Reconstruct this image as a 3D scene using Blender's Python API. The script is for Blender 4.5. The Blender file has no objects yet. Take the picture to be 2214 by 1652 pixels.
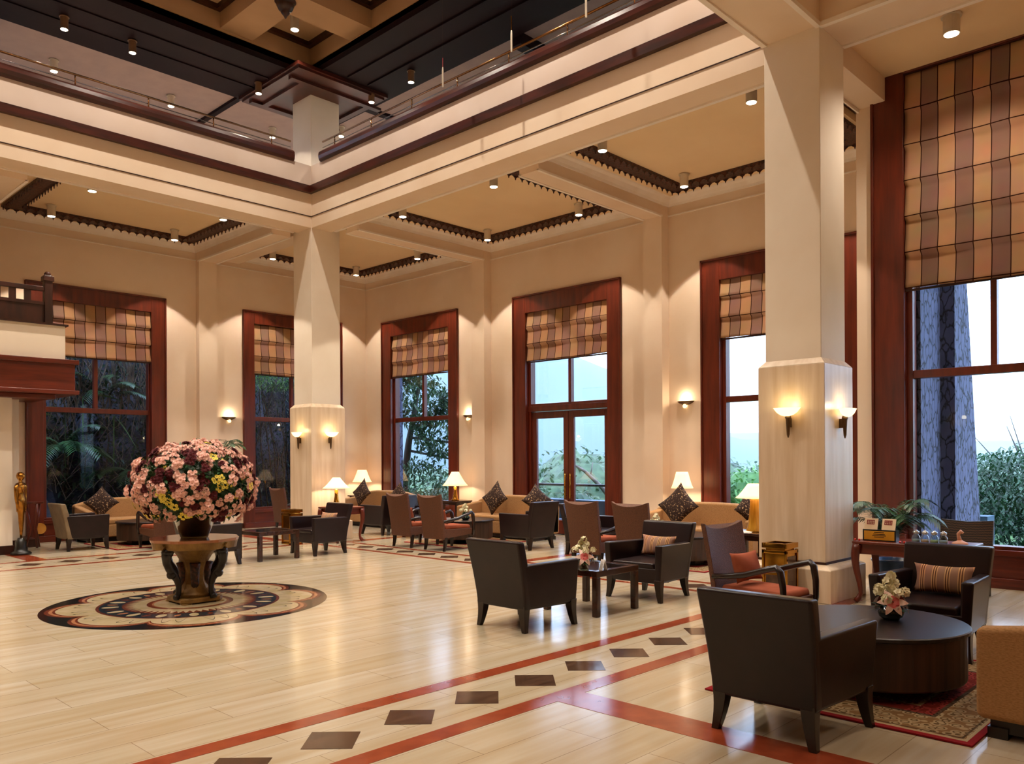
import bpy, bmesh, math, random
from mathutils import Vector, Matrix
R = random.Random(7)
PI = math.pi
C = bpy.context.scene
COL = C.collection

# ------------------------------------------------------------------ camera
def set_camera():
    f, cy, yaw, roll = 1776.9, 992.0, 0.80498, -0.0050843
    c, s = math.cos(yaw), math.sin(yaw)
    right = Vector((c, -s, 0)); fwd = Vector((s, c, 0)); down = Vector((0, 0, -1))
    r2 = right * math.cos(roll) - down * math.sin(roll)
    d2 = right * math.sin(roll) + down * math.cos(roll)
    m = Matrix((r2, -d2, -fwd)).transposed().to_4x4()
    m.translation = Vector((0, 0, 1.55))
    cd = bpy.data.cameras.new('camera'); co = bpy.data.objects.new('camera', cd); COL.objects.link(co)
    co.matrix_world = m
    cd.sensor_fit = 'HORIZONTAL'; cd.sensor_width = 36.0
    cd.lens = f / 2214 * 36.0
    cd.shift_y = (cy - 826) / 2214
    cd.clip_end = 3000
    C.camera = co
set_camera()

# ------------------------------------------------------------------ sky and exposure
w = bpy.data.worlds.new('sky'); C.world = w; w.use_nodes = True
nt = w.node_tree; nt.nodes.clear()
out = nt.nodes.new('ShaderNodeOutputWorld'); bg = nt.nodes.new('ShaderNodeBackground')
tc = nt.nodes.new('ShaderNodeTexCoord'); sep = nt.nodes.new('ShaderNodeSeparateXYZ'); ramp = nt.nodes.new('ShaderNodeValToRGB')
nt.links.new(tc.outputs['Generated'], sep.inputs[0]); nt.links.new(sep.outputs['Z'], ramp.inputs[0])
ramp.color_ramp.elements[0].position = 0.02; ramp.color_ramp.elements[0].color = (0.40, 0.50, 0.60, 1)
ramp.color_ramp.elements[1].position = 0.16; ramp.color_ramp.elements[1].color = (0.58, 0.72, 1.0, 1)
nt.links.new(ramp.outputs[0], bg.inputs[0]); bg.inputs[1].default_value = 6.0
nt.links.new(bg.outputs[0], out.inputs[0])
vs = C.view_settings
C.display_settings.display_device = 'sRGB'
vs.view_transform = 'Standard'; vs.look = 'None'; vs.gamma = 1.0; vs.use_curve_mapping = False
vs.exposure = 0.3
cyc = C.cycles
cyc.max_bounces = 8; cyc.diffuse_bounces = 6; cyc.glossy_bounces = 3; cyc.transmission_bounces = 4
cyc.transparent_max_bounces = 12; cyc.volume_bounces = 1; cyc.use_light_tree = True
cyc.sample_clamp_indirect = 4.0; cyc.sample_clamp_direct = 0
cyc.caustics_reflective = False; cyc.caustics_refractive = False
cyc.use_denoising = True
try: cyc.denoiser = 'OPENIMAGEDENOISE'
except Exception: pass

# ------------------------------------------------------------------ materials
def lin(h):
    h = h.lstrip('#'); v = [int(h[i:i+2], 16) / 255 for i in (0, 2, 4)]
    return tuple((x / 12.92 if x <= .04045 else ((x + .055) / 1.055) ** 2.4) for x in v) + (1,)
M = {}
def mk(name, c1, c2=None, rough=.6, metal=0., scale=(4, 4, 4), detail=3, lo=.35, hi=.65, bump=0., bscale=None, spec=.5, kind='noise', coat=0., trans=0., emit=None, sheen=0.):
    m = bpy.data.materials.new(name); m.use_nodes = True; t = m.node_tree
    b = t.nodes['Principled BSDF']
    b.inputs['Roughness'].default_value = rough; b.inputs['Metallic'].default_value = metal
    b.inputs['Specular IOR Level'].default_value = spec; b.inputs['Coat Weight'].default_value = coat
    b.inputs['Sheen Weight'].default_value = sheen
    tcn = t.nodes.new('ShaderNodeTexCoord'); mp = t.nodes.new('ShaderNodeMapping')
    t.links.new(tcn.outputs['Object'], mp.inputs[0]); mp.inputs['Scale'].default_value = scale
    if kind == 'noise':
        n = t.nodes.new('ShaderNodeTexNoise'); n.inputs['Scale'].default_value = 1; n.inputs['Detail'].default_value = detail; fac = n.outputs[0]
    elif kind == 'voronoi':
        n = t.nodes.new('ShaderNodeTexVoronoi'); n.inputs['Scale'].default_value = 1; fac = n.outputs['Distance']
    elif kind == 'wave':
        n = t.nodes.new('ShaderNodeTexWave'); n.inputs['Scale'].default_value = 1; n.inputs['Distortion'].default_value = 3; fac = n.outputs['Fac']
    elif kind == 'checker':
        n = t.nodes.new('ShaderNodeTexChecker'); n.inputs['Scale'].default_value = 1; fac = n.outputs['Fac']
    t.links.new(mp.outputs[0], n.inputs['Vector'])
    r = t.nodes.new('ShaderNodeValToRGB'); r.color_ramp.elements[0].position = lo; r.color_ramp.elements[1].position = hi
    r.color_ramp.elements[0].color = lin(c1); r.color_ramp.elements[1].color = lin(c2 or c1)
    t.links.new(fac, r.inputs[0]); t.links.new(r.outputs[0], b.inputs['Base Color'])
    if bump:
        n2 = t.nodes.new('ShaderNodeTexNoise'); n2.inputs['Scale'].default_value = bscale or 60; n2.inputs['Detail'].default_value = 2
        t.links.new(tcn.outputs['Object'], n2.inputs['Vector'])
        bp = t.nodes.new('ShaderNodeBump'); bp.inputs['Strength'].default_value = bump; bp.inputs['Distance'].default_value = .02
        t.links.new(n2.outputs[0], bp.inputs['Height']); t.links.new(bp.outputs[0], b.inputs['Normal'])
    if trans:
        tr = t.nodes.new('ShaderNodeBsdfTranslucent'); mx = t.nodes.new('ShaderNodeMixShader'); mx.inputs[0].default_value = trans
        t.links.new(r.outputs[0], tr.inputs[0]); t.links.new(b.outputs[0], mx.inputs[1]); t.links.new(tr.outputs[0], mx.inputs[2])
        t.links.new(mx.outputs[0], t.nodes['Material Output'].inputs[0])
    if emit:
        b.inputs['Emission Color'].default_value = lin(emit[0]); b.inputs['Emission Strength'].default_value = emit[1]
    M[name] = m
    return m
mk('plaster', '#e9d5be', '#e3ccb2', rough=.85, scale=(1.2,)*3)
mk('plaster_lower', '#ede2d0', '#e7dac6', rough=.85, scale=(1.5,)*3)
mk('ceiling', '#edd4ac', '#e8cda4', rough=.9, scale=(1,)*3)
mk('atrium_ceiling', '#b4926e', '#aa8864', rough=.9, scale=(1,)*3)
mk('moulding', '#f4ece2', '#efe4d6', rough=.7)
mk('upper_plaster', '#cfbdb0', '#c8b4a4', rough=.85, scale=(1.2,)*3)
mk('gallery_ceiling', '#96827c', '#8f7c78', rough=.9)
mk('marble', '#e0ccb2', '#d2ba9a', rough=.35, scale=(14, 14, 1.2), detail=6, bump=.02)
mk('wood', '#682614', '#46180d', rough=.32, scale=(14, 14, 1.5), detail=5, lo=.3, hi=.7)
mk('wood_h', '#6c2815', '#4a190e', rough=.32, scale=(2, 2, 22), detail=5, lo=.3, hi=.7)
mk('wood_deep', '#481b10', '#2c100a', rough=.35, scale=(2, 2, 16), detail=4)
mk('dark_wood', '#3c1c12', '#241009', rough=.35, scale=(8, 8, 2), detail=4)
mk('ceiling_wood', '#1b0a10', '#14070c', rough=.6, spec=.12, scale=(1, 1, 1), detail=4)
mk('carved', '#4a2214', '#220d08', rough=.5, scale=(26, 26, 26), detail=1, lo=.45, hi=.55, bump=.6, bscale=30)
mk('leather', '#211416', '#190f11', rough=.30, spec=.34, scale=(6,)*3, bump=.04, bscale=220)
mk('khaki_leather', '#7d6b50', '#6c5a42', rough=.5, scale=(6,)*3)
mk('black_wood', '#1e100c', '#160b08', rough=.25, scale=(8,)*3)
mk('brown_table', '#3a1d12', '#28130c', rough=.2, scale=(12, 3, 12))
mk('glass_top', '#17100e', '#0e0a09', rough=.06, scale=(3,)*3)
mk('drum_top', '#1c1416', '#140e10', rough=.3, scale=(4,)*3)
mk('drum_side', '#3e2413', '#281608', rough=.5, scale=(20, 20, 1), detail=4)
mk('wicker', '#63381e', '#452511', rough=.6, scale=(90, 90, 160), detail=2, bump=.4, bscale=150)
mk('slat_wicker', '#4a3220', '#1c120c', rough=.6, scale=(60, 60, 3), kind='wave', lo=.3, hi=.7)
mk('tan_fabric', '#ae8354', '#8e683e', rough=.95, scale=(60, 60, 160), detail=2, lo=.4, hi=.75, bump=.2, bscale=300)
mk('orange_suede', '#96523a', '#84442e', rough=.95, scale=(5,)*3, spec=.1)
mk('pattern_cushion', '#2e1a12', '#c9a67c', rough=.9, scale=(38, 38, 38), detail=3, lo=.56, hi=.72)
mk('brass', '#d8a244', '#b07a2a', rough=.12, metal=1., scale=(5,)*3)
mk('brass_rail', '#a87c50', '#7d5530', rough=.2, metal=1., scale=(2,)*3)
mk('bronze', '#c08a3c', '#7a4c1c', rough=.22, metal=1., scale=(9,)*3)
mk('gilt', '#8a6a34', '#66481e', rough=.42, metal=.35, scale=(7,)*3, bump=.2, bscale=60)
mk('ebony', '#18110f', '#0f0b0a', rough=.3, scale=(7,)*3)
mk('black_plinth', '#10100f', '#0a0a0a', rough=.3)
mk('red_marble', '#94452a', '#7e3620', rough=.14, scale=(7, 7, 7), detail=6, lo=.3, hi=.75)
mk('dark_marble', '#5c4434', '#3c2a20', rough=.14, scale=(3, 14, 8), detail=8, lo=.3, hi=.7)
mk('inlay_black', '#1b1714', '#141010', rough=.12)
mk('inlay_cream', '#b5a385', '#a8966f', rough=.12, scale=(6,)*3)
mk('inlay_brown', '#6c3422', '#54261a', rough=.12, scale=(6,)*3)
mk('inlay_rose', '#a8704e', '#966042', rough=.12, scale=(6,)*3)
mk('inlay_blue', '#252c33', '#1c2228', rough=.12, scale=(6,)*3)
mk('can_metal', '#cfc3b0', '#c4b7a2', rough=.45, scale=(3,)*3)
mk('can_dark', '#7d5c40', '#6c4c34', rough=.45, scale=(3,)*3)
mk('lamp_disc', '#fff6e0', emit=('#fff0d2', 14.), rough=.5)
mk('shade', '#fff0d4', '#ffeccc', emit=('#ffdcac', 1.05), rough=.9, scale=(20, 20, 1), trans=.4)
mk('sconce_glass', '#fff2cf', emit=('#ffe6b4', 1.5), rough=.4, trans=.3)
mk('sconce_metal', '#6f5a42', '#574431', rough=.35, metal=.8)
mk('chrome', '#9a938a', rough=.15, metal=1.)
mk('amber_glass', '#c89838', '#a87824', rough=.15, scale=(30, 30, 1), trans=.3)
mk('stone', '#202028', '#18181e', rough=.9, scale=(2, 2, 2), detail=6)
mk('rock', '#44485a', '#1f2230', rough=.8, scale=(1.5, 1.5, 3), detail=8, bump=.5, bscale=5)
mk('leaf', '#35603a', '#1c3d24', rough=.5, scale=(2,)*3, trans=.25)
mk('leaf_light', '#6fa050', '#3f7036', rough=.5, scale=(2,)*3, trans=.3)
mk('moss', '#7a7048', '#4c4428', rough=.9, scale=(20,)*3)
mk('leaf_shaded', '#2c5234', '#182e20', rough=.45, scale=(2,)*3, trans=.1)  # rock garden shade is put into this darker green
mk('leaf_olive', '#5c7850', '#3a5236', rough=.5, scale=(2,)*3, trans=.2)
mk('bark', '#5c5248', '#3a322c', rough=.9, scale=(6, 6, 2), detail=5)
mk('dry_vine', '#8c8078', '#5c524c', rough=.9)
mk('hill', '#3a525e', '#2a4048', rough=1., scale=(.05,)*3, detail=8)
mk('grass', '#4c6b34', '#36522a', rough=1., scale=(1,)*3, detail=6)
mk('terrace', '#4a6274', '#3c5466', rough=.7, scale=(1,)*3)
mk('paper', '#e8e6e2', '#dcdad6', rough=.8)
mk('card_print', '#9c8f86', rough=.8)
mk('blue_pot', '#2c4a74', '#1f3858', rough=.3)
mk('petal_pink', '#f2cbbd', '#e2b0a0', rough=.8, scale=(60,)*3, trans=.15)
mk('petal_heart', '#c06a58', rough=.8)
mk('petal_red', '#6c1820', '#44101a', rough=.8, scale=(50,)*3)
mk('petal_yellow', '#f0e06a', '#e0c444', rough=.8, scale=(50,)*3)
mk('petal_white', '#efe8cc', '#dcd6a8', rough=.8, scale=(40,)*3, trans=.1)
mk('lily', '#f0d4c4', '#cf5a58', rough=.7, scale=(20,)*3, lo=.45, hi=.7)
mk('leaf_plant', '#2f5a2c', '#16361a', rough=.4, scale=(8,)*3)
mk('bowl_dark', '#1a2220', '#101614', rough=.12)
mk('yellow_box', '#d69a1e', '#c88a14', rough=.4)
mk('black_lacquer', '#141012', rough=.25)
mk('red_print', '#8e1c20', '#7a1418', rough=.5)
mk('cream_card', '#e6cfae', '#dcc4a0', rough=.6)
mk('red_bead', '#d03c34', rough=.3)
mk('pinkstone', '#d8a48c', '#c89078', rough=.6)
mk('silver_lid', '#c4ccd4', rough=.15, metal=.9)
mk('salt_pink', '#e0b896', rough=.5)
mk('salt_green', '#a8b878', rough=.5)
mk('salt_grey', '#a8b0a8', rough=.5)
mk('blind_cord', '#d8b890', rough=.8)
mk('medallion_gold', '#d89a48', '#b87c30', rough=.3, metal=.3)

def mat_glass(name, tint, gloss=.08, rough=.02):
    m = bpy.data.materials.new(name); m.use_nodes = True; t = m.node_tree; t.nodes.clear()
    o = t.nodes.new('ShaderNodeOutputMaterial'); a = t.nodes.new('ShaderNodeBsdfTransparent'); g = t.nodes.new('ShaderNodeBsdfGlossy')
    n = t.nodes.new('ShaderNodeTexNoise'); n.inputs['Scale'].default_value = .7
    r = t.nodes.new('ShaderNodeValToRGB'); r.color_ramp.elements[0].color = lin(tint); r.color_ramp.elements[1].color = lin(tint)
    mx = t.nodes.new('ShaderNodeMixShader'); fr = t.nodes.new('ShaderNodeLayerWeight'); fr.inputs[0].default_value = .3
    mul = t.nodes.new('ShaderNodeMath'); mul.operation = 'MULTIPLY'; mul.inputs[1].default_value = gloss
    t.links.new(n.outputs[0], r.inputs[0]); t.links.new(r.outputs[0], a.inputs[0]); g.inputs['Roughness'].default_value = rough
    t.links.new(fr.outputs['Facing'], mul.inputs[0]); t.links.new(mul.outputs[0], mx.inputs[0])
    t.links.new(a.outputs[0], mx.inputs[1]); t.links.new(g.outputs[0], mx.inputs[2]); t.links.new(mx.outputs[0], o.inputs[0])
    M[name] = m
mat_glass('window_glass', '#f4faff', .35)
mat_glass('vase_glass', '#a8a080', .9)
mat_glass('bottle_glass', '#d8e4e8', .9)

def stripes(name, cols, period, axis='X', lines=None, line_col='#3a1c12', rough=.9, trans=0., hline=None):
    """vertical stripes along a local axis, thin dark seam between them"""
    m = bpy.data.materials.new(name); m.use_nodes = True; t = m.node_tree; b = t.nodes['Principled BSDF']
    b.inputs['Roughness'].default_value = rough; b.inputs['Specular IOR Level'].default_value = .2
    tcn = t.nodes.new('ShaderNodeTexCoord'); sp = t.nodes.new('ShaderNodeSeparateXYZ'); t.links.new(tcn.outputs['Object'], sp.inputs[0])
    def mth(op, a, bb):
        n = t.nodes.new('ShaderNodeMath'); n.operation = op
        for i, x in enumerate((a, bb)):
            if x is None: continue
            if isinstance(x, (int, float)): n.inputs[i].default_value = x
            else: t.links.new(x, n.inputs[i])
        return n.outputs[0]
    d = mth('DIVIDE', mth('ADD', sp.outputs[axis], 50 * period), period * len(cols))
    fr = mth('FRACT', d, None)
    r = t.nodes.new('ShaderNodeValToRGB'); r.color_ramp.interpolation = 'CONSTANT'
    e = r.color_ramp.elements
    while len(e) < len(cols): e.new(.5)
    pos = 0; tot = sum(c[1] for c in cols)
    for k, (c, wd) in enumerate(cols): e[k].position = pos / tot; e[k].color = lin(c); pos += wd
    t.links.new(fr, r.inputs[0]); colr = r.outputs[0]
    n = t.nodes.new('ShaderNodeTexNoise'); n.inputs['Scale'].default_value = 3; t.links.new(tcn.outputs['Object'], n.inputs['Vector'])
    mx = t.nodes.new('ShaderNodeMix'); mx.data_type = 'RGBA'; mx.blend_type = 'MULTIPLY'; mx.inputs[0].default_value = .35
    t.links.new(colr, mx.inputs[6]); t.links.new(n.outputs[1], mx.inputs[7]); 
    hs = t.nodes.new('ShaderNodeMix'); hs.data_type = 'RGBA'; hs.inputs[0].default_value = .0
    colr = mx.outputs[2]
    if lines:
        fr2 = mth('FRACT', mth('ADD', mth('MULTIPLY', d, float(len(cols))), lines / 2), None)
        s2 = mth('LESS_THAN', fr2, lines)
        m2 = t.nodes.new('ShaderNodeMix'); m2.data_type = 'RGBA'; t.links.new(s2, m2.inputs[0]); t.links.new(colr, m2.inputs[6]); m2.inputs[7].default_value = lin(line_col); colr = m2.outputs[2]
    if hline:
        z0, per, th = hline
        fr3 = mth('FRACT', mth('DIVIDE', mth('SUBTRACT', sp.outputs['Z'], z0), per), None)
        s3 = mth('LESS_THAN', fr3, th / per)
        m3 = t.nodes.new('ShaderNodeMix'); m3.data_type = 'RGBA'; t.links.new(s3, m3.inputs[0]); t.links.new(colr, m3.inputs[6]); m3.inputs[7].default_value = lin(line_col); colr = m3.outputs[2]
    t.links.new(colr, b.inputs['Base Color'])
    if trans:
        tr = t.nodes.new('ShaderNodeBsdfTranslucent'); ms = t.nodes.new('ShaderNodeMixShader'); ms.inputs[0].default_value = trans
        t.links.new(colr, tr.inputs[0]); t.links.new(b.outputs[0], ms.inputs[1]); t.links.new(tr.outputs[0], ms.inputs[2])
        t.links.new(ms.outputs[0], t.nodes['Material Output'].inputs[0])
    M[name] = m
stripes('blind_small', [('#cfa078', 1), ('#a88070', 1)], .195, lines=.07, trans=.2, hline=(3.58, .36, .012))
stripes('blind_big', [('#cfa078', 1), ('#a07a68', 1)], .195, lines=.06, trans=.35, hline=(3.67, .45, .014))
stripes('cushion_stripe', [('#a07a68', 5), ('#d8a878', .8), ('#6a4538', .8), ('#d8a878', .8), ('#6a4538', .8), ('#d8a878', .8)], .016, axis='Y', rough=.95)

def floor_mat():
    m = bpy.data.materials.new('floor_stone'); m.use_nodes = True; t = m.node_tree; b = t.nodes['Principled BSDF']
    tcn = t.nodes.new('ShaderNodeTexCoord')
    br = t.nodes.new('ShaderNodeTexBrick'); br.inputs['Scale'].default_value = 1
    br.inputs['Brick Width'].default_value = 1.2; br.inputs['Row Height'].default_value = .31; br.inputs['Mortar Size'].default_value = .003
    br.inputs['Mortar Smooth'].default_value = .3; br.offset = .5
    br.inputs['Color1'].default_value = lin('#bdb3a1'); br.inputs['Color2'].default_value = lin('#b5a991'); br.inputs['Mortar'].default_value = lin('#958570')
    t.links.new(tcn.outputs['Object'], br.inputs['Vector'])
    mp = t.nodes.new('ShaderNodeMapping'); mp.inputs['Scale'].default_value = (.8, 9, 1); t.links.new(tcn.outputs['Object'], mp.inputs[0])
    n = t.nodes.new('ShaderNodeTexNoise'); n.inputs['Scale'].default_value = 1.; n.inputs['Detail'].default_value = 6; t.links.new(mp.outputs[0], n.inputs['Vector'])
    r = t.nodes.new('ShaderNodeValToRGB'); r.color_ramp.elements[0].position = .3; r.color_ramp.elements[0].color = lin('#e9dcc8'); r.color_ramp.elements[1].position = .7; r.color_ramp.elements[1].color = (1, 1, 1, 1)
    t.links.new(n.outputs[0], r.inputs[0])
    mx = t.nodes.new('ShaderNodeMix'); mx.data_type = 'RGBA'; mx.blend_type = 'MULTIPLY'; mx.inputs[0].default_value = 1
    t.links.new(br.outputs[0], mx.inputs[6]); t.links.new(r.outputs[0], mx.inputs[7]); t.links.new(mx.outputs[2], b.inputs['Base Color'])
    b.inputs['Roughness'].default_value = .16; b.inputs['Specular IOR Level'].default_value = .45
    M['floor_stone'] = m
floor_mat()

def stone_mat():
    m = bpy.data.materials.new('stone_wall'); m.use_nodes = True; t = m.node_tree; b = t.nodes['Principled BSDF']
    tcn = t.nodes.new('ShaderNodeTexCoord'); mp = t.nodes.new('ShaderNodeMapping'); mp.inputs['Scale'].default_value = (9, 9, 4.5)
    t.links.new(tcn.outputs['Object'], mp.inputs[0])
    nz = t.nodes.new('ShaderNodeTexNoise'); nz.inputs['Scale'].default_value = 1.5; t.links.new(mp.outputs[0], nz.inputs['Vector'])
    ad = t.nodes.new('ShaderNodeMix'); ad.data_type = 'RGBA'; ad.blend_type = 'ADD'; ad.inputs[0].default_value = .8; t.links.new(mp.outputs[0], ad.inputs[6]); t.links.new(nz.outputs[1], ad.inputs[7])
    v = t.nodes.new('ShaderNodeTexVoronoi'); v.feature = 'DISTANCE_TO_EDGE'; v.inputs['Scale'].default_value = 1; t.links.new(ad.outputs[2], v.inputs['Vector'])
    r = t.nodes.new('ShaderNodeValToRGB'); r.color_ramp.elements[0].position = .01; r.color_ramp.elements[0].color = lin('#101016'); r.color_ramp.elements[1].position = .10; r.color_ramp.elements[1].color = lin('#5e6280')
    t.links.new(v.outputs[0], r.inputs[0])
    v2 = t.nodes.new('ShaderNodeTexNoise'); v2.inputs['Scale'].default_value = 6; t.links.new(tcn.outputs['Object'], v2.inputs['Vector'])
    mx = t.nodes.new('ShaderNodeMix'); mx.data_type = 'RGBA'; mx.blend_type = 'MULTIPLY'; mx.inputs[0].default_value = .5
    t.links.new(r.outputs[0], mx.inputs[6]); t.links.new(v2.outputs[0], mx.inputs[7]); t.links.new(mx.outputs[2], b.inputs['Base Color'])
    bp = t.nodes.new('ShaderNodeBump'); bp.inputs['Strength'].default_value = .6; bp.inputs['Distance'].default_value = .03
    t.links.new(r.outputs[0], bp.inputs['Height']); t.links.new(bp.outputs[0], b.inputs['Normal']); b.inputs['Roughness'].default_value = .9
    M['stone_wall'] = m
stone_mat()

def rug_mat():
    m = bpy.data.materials.new('rug'); m.use_nodes = True; t = m.node_tree; b = t.nodes['Principled BSDF']
    b.inputs['Roughness'].default_value = 1; b.inputs['Specular IOR Level'].default_value = .1
    tcn = t.nodes.new('ShaderNodeTexCoord'); sp = t.nodes.new('ShaderNodeSeparateXYZ'); t.links.new(tcn.outputs['Generated'], sp.inputs[0])
    def mth(op, a, bb=None):
        n = t.nodes.new('ShaderNodeMath'); n.operation = op
        for i, x in enumerate((a, bb)):
            if x is None: continue
            if isinstance(x, (int, float)): n.inputs[i].default_value = x
            else: t.links.new(x, n.inputs[i])
        return n.outputs[0]
    ax = mth('MULTIPLY', mth('ABSOLUTE', mth('SUBTRACT', sp.outputs['X'], .5)), 2); ay = mth('MULTIPLY', mth('ABSOLUTE', mth('SUBTRACT', sp.outputs['Y'], .5)), 2)
    edge = mth('MAXIMUM', ax, ay)
    r = t.nodes.new('ShaderNodeValToRGB'); r.color_ramp.interpolation = 'CONSTANT'; e = r.color_ramp.elements
    st = [(0, '#6c241f'), (.42, '#9a8668'), (.46, '#7c2c26'), (.60, '#4c3c2c'), (.63, '#9a8666'), (.66, '#8c7656'), (.90, '#5c4a34'), (.915, '#9a8666'), (.95, '#7c1a1e')]
    while len(e) < len(st): e.new(.5)
    for k, (p, c) in enumerate(st): e[k].position = p; e[k].color = lin(c)
    t.links.new(edge, r.inputs[0])
    v = t.nodes.new('ShaderNodeTexVoronoi'); v.inputs['Scale'].default_value = 16; t.links.new(tcn.outputs['Object'], v.inputs['Vector'])
    r2 = t.nodes.new('ShaderNodeValToRGB'); r2.color_ramp.interpolation = 'CONSTANT'; r2.color_ramp.elements[0].color = (1, 1, 1, 1); r2.color_ramp.elements[1].position = .3; r2.color_ramp.elements[1].color = lin('#9a8c78')
    r2.color_ramp.elements.new(.42).color = (1, 1, 1, 1); r2.color_ramp.elements.new(.6).color = lin('#c8b098')
    t.links.new(v.outputs['Distance'], r2.inputs[0])
    mx = t.nodes.new('ShaderNodeMix'); mx.data_type = 'RGBA'; mx.blend_type = 'MULTIPLY'
    inner = mth('LESS_THAN', edge, .93); t.links.new(inner, mx.inputs[0])
    t.links.new(r.outputs[0], mx.inputs[6]); t.links.new(r2.outputs[0], mx.inputs[7]); t.links.new(mx.outputs[2], b.inputs['Base Color'])
    M['rug'] = m
rug_mat()

# ------------------------------------------------------------------ mesh helpers
def BM(): return bmesh.new()
def box(bm, x0, x1, y0, y1, z0, z1, mi=0):
    vs_ = [bm.verts.new(p) for p in ((x0,y0,z0),(x1,y0,z0),(x1,y1,z0),(x0,y1,z0),(x0,y0,z1),(x1,y0,z1),(x1,y1,z1),(x0,y1,z1))]
    for q in ((0,3,2,1),(4,5,6,7),(0,1,5,4),(1,2,6,5),(2,3,7,6),(3,0,4,7)):
        bm.faces.new([vs_[i] for i in q]).material_index = mi
def hexa(bm, bot, top, mi=0):
    n = len(bot); a = [bm.verts.new(p) for p in bot]; b = [bm.verts.new(p) for p in top]
    bm.faces.new(a[::-1]).material_index = mi; bm.faces.new(b).material_index = mi
    for i in range(n):
        j = (i + 1) % n; bm.faces.new((a[i], a[j], b[j], b[i])).material_index = mi
def loft(bm, rings, cap=True, mi=0, closed=True):
    rs = [[bm.verts.new(p) for p in r] for r in rings]; n = len(rs[0])
    for a, b in zip(rs, rs[1:]):
        for i in range(n if closed else n - 1):
            j = (i + 1) % n; f = bm.faces.new((a[i], a[j], b[j], b[i])); f.material_index = mi
    if cap and closed:
        bm.faces.new(rs[0][::-1]).material_index = mi; bm.faces.new(rs[-1]).material_index = mi
def lathe(bm, prof, n=24, c=(0, 0), mi=0, cap=True):
    loft(bm, [[(c[0] + r * math.cos(2*PI*i/n), c[1] + r * math.sin(2*PI*i/n), z) for i in range(n)] for r, z in prof], cap, mi)
def tube(bm, pts, rad, n=8, mi=0, flat=1.0):
    pts = [Vector(p) for p in pts]; rings = []
    for i, p in enumerate(pts):
        d = (pts[min(i+1, len(pts)-1)] - pts[max(i-1, 0)]).normalized()
        if i == 0:
            u = d.cross(Vector((0, 0, 1)))
            if u.length < .35: u = d.cross(Vector((0, 1, 0)))
            if u.length < .1: u = d.cross(Vector((1, 0, 0)))
        else: u = u - d*u.dot(d)
        u.normalize(); v = d.cross(u).normalized()
        r = rad[i] if isinstance(rad, (list, tuple)) else rad
        rings.append([p + u * r * flat * math.cos(2*PI*k/n) + v * r * math.sin(2*PI*k/n) for k in range(n)])
    loft(bm, rings, True, mi)
def ball(bm, c, r, n=10, m=6, mi=0, sz=(1, 1, 1)):
    prof = []
    rings = []
    for j in range(1, m):
        a = PI * j / m
        rings.append([(c[0] + sz[0]*r*math.sin(a)*math.cos(2*PI*i/n), c[1] + sz[1]*r*math.sin(a)*math.sin(2*PI*i/n), c[2] - sz[2]*r*math.cos(a)) for i in range(n)])
    loft(bm, rings, True, mi)
def prism(bm, poly, z0, z1, mi=0):
    hexa(bm, [(x, y, z0) for x, y in poly], [(x, y, z1) for x, y in poly], mi)
def obj(name, bm, mats, parent=None, smooth=False, bevel=0., sub=0, seg=2):
    bmesh.ops.recalc_face_normals(bm, faces=bm.faces)
    me = bpy.data.meshes.new(name); bm.to_mesh(me); bm.free()
    for m in (mats if isinstance(mats, (list, tuple)) else [mats]): me.materials.append(M[m])
    if smooth:
        me.polygons.foreach_set('use_smooth', [True] * len(me.polygons))
    o = bpy.data.objects.new(name, me); COL.objects.link(o)
    if parent: o.parent = parent
    if bevel:
        b = o.modifiers.new('bevel', 'BEVEL'); b.width = bevel; b.segments = seg; b.limit_method = 'ANGLE'; b.angle_limit = math.radians(40)
        if not smooth: me.polygons.foreach_set('use_smooth', [True] * len(me.polygons)); 
        wn = o.modifiers.new('wn', 'WEIGHTED_NORMAL'); wn.keep_sharp = True
    if sub:
        s_ = o.modifiers.new('sub', 'SUBSURF'); s_.levels = sub; s_.render_levels = sub
    return o
def tag(o, label=None, cat=None, group=None, kind=None):
    if label: o['label'] = label
    if cat: o['category'] = cat
    if group: o['group'] = group
    if kind: o['kind'] = kind
    return o
def thing(name, label, cat, loc=(0, 0, 0), rz=0., group=None):
    o = bpy.data.objects.new(name, None); COL.objects.link(o); o.empty_display_size = .1
    o.location = loc; o.rotation_euler = (0, 0, rz)
    return tag(o, label, cat, group)
def struct(name, bm, m, label=None, parent=None, **k):
    o = obj(name, bm, m, parent, **k)
    if not parent: o['kind'] = 'structure'
    if label: o['label'] = label
    return o
def dup(root, loc, rz=None, label=None, group=None):
    def cp(o, par):
        c = o.copy(); COL.objects.link(c); c.parent = par
        for k in list(kids.get(o.name, [])): cp(k, c)
        return c
    kids = {}
    def walk(o):
        kids[o.name] = list(o.children)
        for k in o.children: walk(k)
    walk(root)
    r = cp(root, None); r.location = loc
    if rz is not None: r.rotation_euler = (0, 0, rz)
    if label: r['label'] = label
    if group: r['group'] = group
    return r
# ------------------------------------------------------------------ room shell
xP, yL, yR, pw = 8.69, 13.652, 3.73, .642
xW, yW, xD = 12.63, 17.33, 10.93
XB, YB = -7.0, -5.0            # back walls behind the camera
CZ = 6.2                       # coffer ceiling of the aisles
b = BM(); box(b, XB, 13.4, YB, 18.1, -.2, 0); struct('floor', b, 'floor_stone', 'polished cream stone floor of the lobby')

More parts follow.
